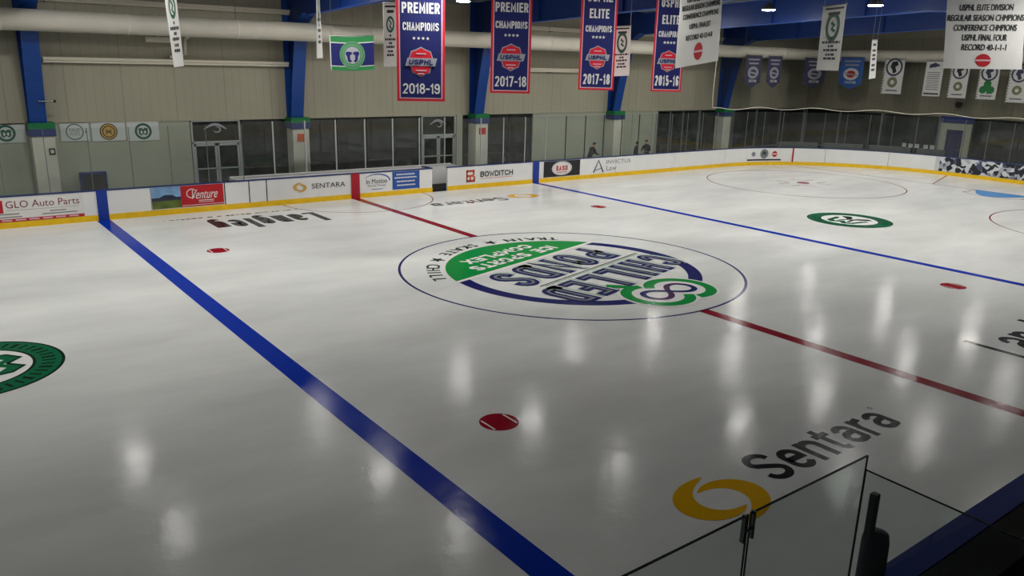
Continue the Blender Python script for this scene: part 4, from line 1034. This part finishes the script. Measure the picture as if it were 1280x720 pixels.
white_banner((1029.5, 8), (1058.5, 4.5), (1048, 88.5), (1020.5, 87.5), 80, 82, 'small white banner in front of the blue rafters, left of the glowing blue banner', small_print, WBG)
white_banner((1090.5, 50), (1097, 50), (1094, 97.5), (1086, 99), 100, 103, 'thin white banner seen almost edge on, right of the glowing blue banner', lambda b, S, w, h: [b.rect(S, -w*.3, w*.25, -h*v, -h*(v-.06), INK, .02) for v in (.15, .3, .42, .52, .68, .8)], WBG)

# flag
t0, t1_ = at_dist(411.5, 45, 84), at_dist(467, 44.5, 85.5); b0, b1_ = at_dist(413.5, 87.5, 84), at_dist(468, 87, 85.5)
w = (t1_-t0).length; h = (t0-b0).length; nrm = (t1_-t0).cross(t0-b0).normalized()
def FS(u, v, l=0):
    a = u/w+.5; c = -v/h; return t0*(1-a)*(1-c)+t1_*a*(1-c)+b1_*a*c+b0*(1-a)*c+nrm*(l+.015*math.sin(2.4*u+.5)*(.4+c))+Vector((0, 0, -.10*math.sin(PI*a)))
fl = thing('hanging_flag', tuple((t0+t1_)/2), 'navy flag with green stripes and a round white whale crest', 'flag')
cloth_body(FS, w, h, BNAVY, 'cloth', fl)
FG = mat('flag green', rgb(40, 130, 70), .75)
b = MB(); b.rect(FS, -w/2, w/2, -h*.17, 0, FG, .02, 10); b.rect(FS, -w/2, w/2, -h, -h*.88, FG, .02, 10); b.rect(FS, -w/2, w/2, -h*.195, -h*.17, CANVAS, .02, 10); b.rect(FS, -w/2, w/2, -h*.88, -h*.86, CANVAS, .02, 10); b.rect(FS, -w/2, -w/2+.09, -h, 0, CANVAS, .025, 1, 6)
b.build('stripes', fl, 'green and white stripes', fixn=False)
b = MB(); r = h*.42; b.disc(FS, 0, -h*.54, r*.98, mat('flag crest green', rgb(95, 145, 110), .75), .03); b.ring(FS, 0, -h*.54, r*.82, r*.88, FG, .04); b.disc(FS, 0, -h*.54, r*.66, FG, .04); b.disc(FS, 0, -h*.54, r*.60, SILVER, .05)
for sx in (-1, 1):
    b.poly(FS, [(sx*x*r, -h*.54+y*r) for x, y in ((0, .12), (.12, .24), (.46, .26), (.54, .1), (.42, -.1), (.38, -.4), (.2, -.52), (.05, -.4), (.18, -.3), (.2, -.02))], BNAVY, .06)
b.build('crest', fl, 'round crest with a white whale head shape', fixn=False)
hang(fl, FS, w-.2, 0)

# signs low on the far wall ---------------------------------------------------
def wall_sign(x0, x1, z0, z1, label, style):
    S = plane(((x0+x1)/2, 53.9, (z0+z1)/2), (1, 0, 0), (0, 0, 1)); w, h = x1-x0, z1-z0
    o = thing('wall_sign', ((x0+x1)/2, 53.9, z0), label, 'sign', 'white crest signs on the far wall')
    b = MB(); b.box(x0, x1, 53.88, 53.98, z0, z1, mat('sign white', rgb(205, 210, 208), .5)); b.build('panel', o, bevel=.02)
    b = MB(); r = h*.43
    if style == 'w':
        b.ring(S, 0, 0, r*.72, r, INKG, .03, 36); b.poly(S, [(x*r, y*r) for x, y in ((-.55, .35), (-.2, .45), (0, .25), (.2, .45), (.55, .35), (.5, -.35), (.25, -.5), (0, -.3), (-.25, -.5), (-.5, -.35))], INKG, .03)
        for sx in (-1, 1): b.disc(S, sx*r*.2, -r*.1, r*.12, CANVAS, .04, 16, r*.2)
    elif style == 'y':
        b.disc(S, 0, 0, r*1.02, INK, .03, 36); b.ring(S, 0, 0, r*.74, r*.9, GOLD, .04, 36); b.disc(S, 0, 0, r*.62, GOLD, .04); b.poly(S, [(x*r, y*r) for x, y in ((-.35, -.4), (-.3, .35), (0, .1), (.3, .35), (.35, -.4), (.1, -.15), (-.1, -.15))], mat('print brown', rgb(120, 85, 30), .6), .05)
    else:
        b.ring(S, 0, 0, r*.88, r, INKG, .03, 36); b.text(S, 'CHILLED', 0, r*.05, r*.4, INKG, r*1.3, .03); b.text(S, 'PONDS', 0, -r*.45, r*.4, INKGREY, r*1.1, .03); b.rect(S, w*.36, w*.42, -.15, .15, INKGREY, .03)
    b.build('emblem', o, fixn=False)
wall_sign(-38.2, -34.4, 7.35, 9.5, 'white sign with a dark round crest at the left edge of the picture', 'w')
wall_sign(-31.0, -28.0, 7.3, 9.45, 'white sign with a thin round outlined logo', 'c')
wall_sign(-27.75, -24.1, 7.2, 9.4, 'white sign with a black and gold round crest', 'y')
wall_sign(-23.9, -20.3, 7.1, 9.35, 'white sign with a dark green round crest, rightmost of the row', 'w')
b = MB(); b.box(-29.6, -26.8, 53.0, 53.98, 1.6, 3.7, NAV); b.box(-29.4, -27.0, 52.95, 53.0, 1.75, 3.5, INK); b.build('blue_cabinet', cat='cabinet', label='dark blue box on the wall behind the near blue stripe', origin=(-28.2, 53.4, 1.6))

# banners on the side wall corner and end wall -------------------------------
def team_banner(S, w, h, label, style, org):
    o = thing('wall_banner', org, label, 'banner', 'small banners hung near the end wall')
    body = {'slate': BANN3, 'glow': mat('print cobalt lit', rgb(50, 100, 180), .6)}.get(style, CANVAS)  # glow style: lamp light on the cloth put into a brighter blue
    b = MB()
    if style in ('slate', 'glow'):
        P = [(-w/2, 0), (w/2, 0), (w/2, -h*.82), (0, -h), (-w/2, -h*.82)]
    else: P = [(-w/2, 0), (w/2, 0), (w/2, -h), (-w/2, -h)]
    n = len(P); vs = [S(u, v, 0) for u, v in P[::-1]]+[S(u, v, -.04) for u, v in P[::-1]]
    b.add(vs, [tuple(range(n)), tuple(range(n, 2*n))[::-1]]+[(i, (i+1) % n, n+(i+1) % n, n+i) for i in range(n)], body); b.build('cloth', o)
    b = MB()
    if style in ('slate', 'glow'):
        b.rect(S, -w*.35, w*.35, -h*.14, -h*.09, SILVER, .02); b.rect(S, -w*.3, w*.3, -h*.26, -h*.21, SILVER, .02)
        b.disc(S, 0, -h*.52, w*.33, SILVER if style == 'slate' else CANVAS, .02, 24, h*.19)
        b.disc(S, 0, -h*.52, w*.2, BANN3 if style == 'slate' else REDP, .03, 20, h*.11); b.ribbon(S, [(-w*.3, -h*.5), (w*.3, -h*.56)], h*.05, SILVER, .04)
        b.block(S, '2018', 0, -h*.82, h*.08, CANVAS, w*.5, .02, sw=.22)
    elif style == 'list':
        b.poly(S, [(-w*.3, -h*.1), (0, -h*.04), (w*.34, -h*.12), (.1*w, -h*.16), (-w*.3, -h*.2)], BANN3, .02)
        for i in range(9): b.rect(S, -w*.36, w*.36, -h*(.33+i*.06), -h*(.31+i*.06), INKGREY, .02)
        b.rect(S, -w*.42, w*.42, -h*.95, -h*.91, INK, .02)
    else:
        b.ring(S, 0, -h*.22, w*.33, w*.42, BANN3, .02, 24); b.poly(S, [(x*w, -h*.22+y*w) for x, y in ((-.12, .26), (.14, .28), (.2, .1), (.05, .02), (.14, -.22), (-.02, -.3), (-.1, -.1), (-.2, .02))], INK if style == 'horse' else BANN3, .02)
        if style == 'sham':
            for a in (90, 210, 330): b.disc(S, w*.22*math.cos(math.radians(a)), -h*.66+w*.2*math.sin(math.radians(a)), w*.2, SHAM, .02, 16)
            b.ribbon(S, [(0, -h*.66), (w*.08, -h*.84)], w*.09, SHAM, .025)
        else:
            b.ring(S, 0, -h*.66, w*.10, w*.25, mat('print olive', rgb(125, 130, 90), .6), .02, 20)
        b.rect(S, -w*.3, w*.3, -h*.92, -h*.88, INKGREY, .02)
        for i in range(12): b.rect(S, -w*.48, -w*.44, -h*(.04+i*.08), -h*(.08+i*.08), INK, .02)
    b.build('emblem', o, fixn=False); 
    b = MB(); p, q = S(-w/2, .05, 0), S(w/2, .05, 0); b.tube([p, q], .06, STEEL, 6)
    for r_ in (p, q):
        b.tube([r_, (r_.x, r_.y, r_.z+.5)], .02, STEEL, 4)
    b.build('top_rod', o)
def endb(px0, px1, z1, z0, label, style, X=114.0):
    # rests flat against the end wall
    y0 = on_x(px0, 95, X).y; y1 = on_x(px1, 95, X).y; S = plane((X, (y0+y1)/2, z1), (0, -1, 0), (0, 0, 1)); team_banner(S, y0-y1, z1-z0, label, style, (X, (y0+y1)/2, z1))
endb(1049, 1078, 20.0, 13.8, 'bright blue pointed banner lamp light put into its colour, on the end wall', 'glow', 109.6)
endb(1104, 1129, 19.7, 13.3, 'white banner with two round emblems, leftmost of that kind on the end wall', 'horse', 109.6)
endb(1156, 1178, 19.5, 13.2, 'white banner with lines of small print on the end wall', 'list', 109.6)
endb(1188, 1211, 19.1, 13.1, 'white banner with two round emblems, partly under the left of the large white banner', 'horse', 109.6)
endb(1224, 1249, 18.9, 13.1, 'white banner with a green shamrock', 'sham', 109.6)
endb(1262, 1287, 18.8, 12.8, 'white banner with two round emblems at the right edge of the picture', 'round', 109.6)
def sideb(px0, px1, label, style):
    x0 = on_y(px0, 90, 47.0).x; x1 = on_y(px1, 90, 47.0).x
    S = plane(((x0+x1)/2, 46.6, 19.7), (1, 0, 0), (0, 0, 1)); team_banner(S, x1-x0, 5.9, label, style, ((x0+x1)/2, 46.6, 19.7))
sideb(929, 949, 'slate pointed banner, leftmost beside the farthest blue column', 'slate')
sideb(957, 974, 'slate pointed banner, second from the farthest blue column', 'slate')
sideb(1003, 1029, 'slate pointed banner half hidden by a small white banner', 'slate')

# notices taped on the end window
Pn = thing
for i, (u, v) in enumerate([(1130, 181), (1138, 182), (1146, 182.5), (1157, 183.5), (1165, 184), (1173, 184.5), (1156, 190), (1164, 190.5), (1172, 191)]):
    p = on_x(u, v, XW1+.2); b = MB(); S = plane((XW1+.25, p.y, p.z), (0, -1, 0), (0, 0, 1)); b.box(XW1+.22, XW1+.251, p.y-.42, p.y+.42, p.z-.36, p.z+.36, CANVAS)
    b.rect(S, -.3, .3, .12, .2, INKGREY, .05); b.rect(S, -.3, .2, -.05, .0, INKGREY, .05)
    nm = ['first of the single row', 'second of the single row', 'third of the single row', 'upper left of the six', 'upper middle of the six', 'upper right of the six', 'lower left of the six', 'lower middle of the six', 'lower right of the six'][i]
    b.build('paper_notice', cat='paper notice', group='white notices on the end window', label='white paper notice on the end window, ' + nm, origin=(XW1+.24, p.y, p.z-.36))
# ceiling-side horn on end wall
p = on_x(1201, 130, XW1-.2); b = MB(); b.tube([(XW1, p.y, p.z), (XW1-.5, p.y, p.z-.05), (XW1-1.1, p.y, p.z-.15)], [.25, .3, .6], INK, 14); b.build('wall_horn', cat='horn', label='small dark horn on the end wall above the blue door', origin=(XW1-.3, p.y, p.z))

# low benches / tables in the lobby, seen dimly through the glass
WOOD = mat('bleacher wood', rgb(120, 100, 72), .6, noise=.15, nscale=3)
def lobby_bench(x0, x1, y, label, z=1.5):
    t = thing('lobby_bench', ((x0+x1)/2, y, 0), label, 'bench')
    b = MB(); b.box(x0, x1, y-.6, y+.6, z, z+.15, WOOD); b.build('seat', t)
    for x in (x0+.6, x1-.6):
        b = MB(); b.box(x-.1, x+.1, y-.5, y+.5, -.02, z, STEEL); b.build('leg', t)
lobby_bench(-9, 2, 58, 'long wooden lobby bench behind the dark windows left of the second column', 2.6)
lobby_bench(4, 15, 58, 'long wooden lobby bench behind the dark windows left of the second glass door', 2.6)
lobby_bench(26, 37, 58, 'long wooden lobby bench behind the windows left of the far blue stripe', 2.6)
lobby_bench(72, 84, 57.5, 'wooden lobby bench behind the dark windows right of the people', 2.4)
# grey barrier rows behind the end boards
for i, (a, c) in enumerate(((87, 94), (95, 101.5), (102.5, 109), (110, 114.5))):
    b = MB(); n = 6; vs = []
    for j in range(n+1):
        s = a+(c-a)*j/n
        vs += [BD(s, 0, -2.2), BD(s, 4.1, -2.2), BD(s, 4.1, -2.6), BD(s, 0, -2.6)]
    b.add(vs, [(4*q+k2, 4*q+(k2+1) % 4, 4*q+4+(k2+1) % 4, 4*q+4+k2) for q in range(n) for k2 in range(4)]+[(0, 1, 2, 3), (4*n+3, 4*n+2, 4*n+1, 4*n)], mat('barrier grey', rgb(110, 114, 114), .6, noise=.15))
    b.build('grey_barrier', cat='barrier', group='grey barriers behind the corner boards', label='low grey barrier behind the corner boards, '+['first', 'second', 'third', 'fourth'][i]+' from the left', origin=BD((a+c)/2, 0, -2.4))

# ------------------------------------------------------------------ people behind the glass
def person(loc, face, label, lean=.0, hgt=5.6, cap=True, arm=0):
    k = hgt/5.8*F
    root = thing('person', loc, label, 'person'); root.rotation_euler = (0, 0, face)
    J = {}; V_ = []; R_ = []; E_ = []
    def add(p, r, par=None):
        V_.append(Vector(p)*k); R_.append(r*k); i = len(V_)-1
        if par is not None: E_.append((par, i))
        return i
    # +x is forward
    lx = lean
    pel = add((0, 0, 2.95), .46); sp1 = add((.10+lx*.5, 0, 3.5), .43, pel); ch = add((.12+lx*1.1, 0, 4.25), .52, sp1); sh = add((.10+lx*1.55, 0, 4.72), .36, ch)
    nk = add((.14+lx*1.8, 0, 4.98), .19, sh); hd0 = add((.2+lx*2.05, 0, 5.22), .27, nk); hd1 = add((.2+lx*2.2, 0, 5.5), .30, hd0); hd2 = add((.18+lx*2.3, 0, 5.70), .18, hd1)
    for sy in (-1, 1):
        hp = add((0, .3*sy, 2.7), .34, pel); kn = add((.12, .34*sy, 1.5), .25, hp); an = add((-.02, .36*sy, .3), .16, kn); toe = add((.5, .38*sy, .13), .12, an)
        s1 = add((.1+lx*1.5, .55*sy, 4.65), .24, sh)
        if arm: el = add((.35+lx*1.5, .85*sy, 3.85), .18, s1); wr = add((1.05+lx*1.5, .55*sy, 3.72), .12, el); pm = add((1.3+lx*1.5, .52*sy, 3.7), .12, wr); d = Vector((1, 0, -.15))
        else: el = add((.1+lx*1.5, .78*sy, 3.75), .18, s1); wr = add((.35+lx*1.5, .75*sy, 2.95), .12, el); pm = add((.42+lx*1.5, .74*sy, 2.72), .12, wr); d = Vector((.25, 0, -1))
        P0 = V_[pm]/k
        side = Vector((0, 1, 0)) if arm else Vector((0, 0, 0))
        ax = Vector((0, 1, 0)) if arm else Vector((1, 0, 0))
        for q, ln in enumerate((.24, .28, .26, .2)):
            base = P0+ax*(q-1.5)*.07
            a_ = add(base+d*.12, .035, pm); b_ = add(base+d*(.12+ln*.5)+Vector((0, -.02*sy, -.02)), .03, a_); add(base+d*(.1+ln*.9)+Vector((0, -.06*sy, -.05)), .025, b_)
        th = add(P0+ax*-.14*1+d*.04, .04, pm); add(P0+ax*-.2+d*.16, .03, th)
    me = bpy.data.meshes.new('body'); me.from_pydata([tuple(v) for v in V_], E_, [])
    o = bpy.data.objects.new('body', me); COL.objects.link(o); o.parent = root
    sk = o.modifiers.new('s', 'SKIN'); 
    if not me.skin_vertices: me.attributes.new('skin', 'FLOAT', 'POINT') if False else None
    bm = bmesh.new(); bm.from_mesh(me); lay = bm.verts.layers.skin.verify()
    bm.verts.ensure_lookup_table()
    for i, v in enumerate(bm.verts): v[lay].radius = (R_[i], R_[i]); v[lay].use_root = (i == 0)
    bm.to_mesh(me); bm.free()
    ss_ = o.modifiers.new('u', 'SUBSURF'); ss_.levels = 1; ss_.render_levels = 1
    bpy.context.view_layer.update()
    dg = bpy.context.evaluated_depsgraph_get(); nm = bpy.data.meshes.new_from_object(o.evaluated_get(dg))
    o.modifiers.clear(); o.data = nm
    nm.materials.clear()
    for m in (CLOTH_D, SKIN, TROUS, SHOE): nm.materials.append(m)
    hz = V_[nk].z; 
    for p in nm.polygons:
        c = p.center; p.use_smooth = True
        if c.z > hz+.02*k: p.material_index = 1
        elif c.z < .28*k: p.material_index = 3
        elif c.z < 2.75*k and abs(c.y) < .62*k: p.material_index = 2
        elif arm and c.x > (1.12+lx*1.5)*k: p.material_index = 1
        elif not arm and abs(c.y) > .6*k and c.z < 2.9*k: p.material_index = 1
    H = V_[hd1]/k
    # face, ears, hair and cap
    b = MB(); kk = k/F
    def w3(x, y, z): return (Vector((H.x+x, H.y+y, H.z+z)))*kk
    for sy in (-1, 1):
        b.tube([w3(.25, .1*sy, .02), w3(.29, .1*sy, .02)], .035*kk, HAIR, 8); b.tube([w3(-.02, .27*sy, -.08), w3(-.02, .31*sy, .04)], .05*kk, SKIN, 8)
    b.tube([w3(.24, 0, .06), w3(.33, 0, -.06), w3(.27, 0, -.1)], [.03*kk, .05*kk, .03*kk], SKIN, 8); b.tube([w3(.24, -.08, -.2), w3(.265, 0, -.21), w3(.24, .08, -.2)], .02*kk, mat('lips', rgb(150, 90, 84), .6), 6)
    ob = b.build('face', None, origin=(0, 0, 0)); ob.parent = root
    b = MB(); rr = 12; hh = []
    for j in range(7):
        ph = PI/2*j/6*1.25
        hh.append([w3(-.03+.33*math.sin(ph)*math.cos(a) - (.08 if j > 4 else 0)*max(0, math.cos(a)), .31*math.sin(ph)*math.sin(a), .02+.33*math.cos(ph)+.0) for a in [2*PI*q/rr for q in range(rr)]])
    vs = [q for r_ in hh for q in r_]; b.add(vs, [(j*rr+q, j*rr+(q+1) % rr, (j+1)*rr+(q+1) % rr, (j+1)*rr+q) for j in range(6) for q in range(rr)], HAIR if not cap else CLOTH_D)
    if cap: b.add([w3(.26, -.2, .12), w3(.26, .2, .12), w3(.55, .14, .06), w3(.55, -.14, .06), w3(.26, -.2, .15), w3(.26, .2, .15), w3(.55, .14, .09), w3(.55, -.14, .09)], [(0, 1, 2, 3), (4, 7, 6, 5), (0, 4, 5, 1), (1, 5, 6, 2), (2, 6, 7, 3), (3, 7, 4, 0)], CLOTH_D)
    ob = b.build('cap' if cap else 'hair', None, origin=(0, 0, 0), smooth=True); ob.parent = root
    return root
person((43.0, 45.2, -.01), math.radians(-5), 'person in dark jacket and cap leaning forward behind the glass right of the black ad', lean=.42, hgt=5.25, cap=True, arm=1)
person((54.3, 46.0, -.01), math.radians(-35), 'person in dark clothes behind the glass, left of the pair beyond the fourth column', lean=.1, hgt=4.9, cap=False)
person((56.6, 45.4, -.01), math.radians(200), 'person in dark clothes behind the glass, right of the pair beyond the fourth column', lean=.12, hgt=5.2, cap=False, arm=1)

# ------------------------------------------------------------------ world and view
w = bpy.data.worlds.new('world'); SC.world = w; w.use_nodes = True
w.node_tree.nodes['Background'].inputs[0].default_value = (.5, .52, .55, 1); w.node_tree.nodes['Background'].inputs[1].default_value = .1
for o in list(bpy.data.objects):
    if '_o' in o: del o['_o']
vs_ = SC.view_settings; vs_.view_transform = 'Standard'; vs_.look = 'None'; vs_.exposure = 1.3; vs_.gamma = 1; vs_.use_curve_mapping = False
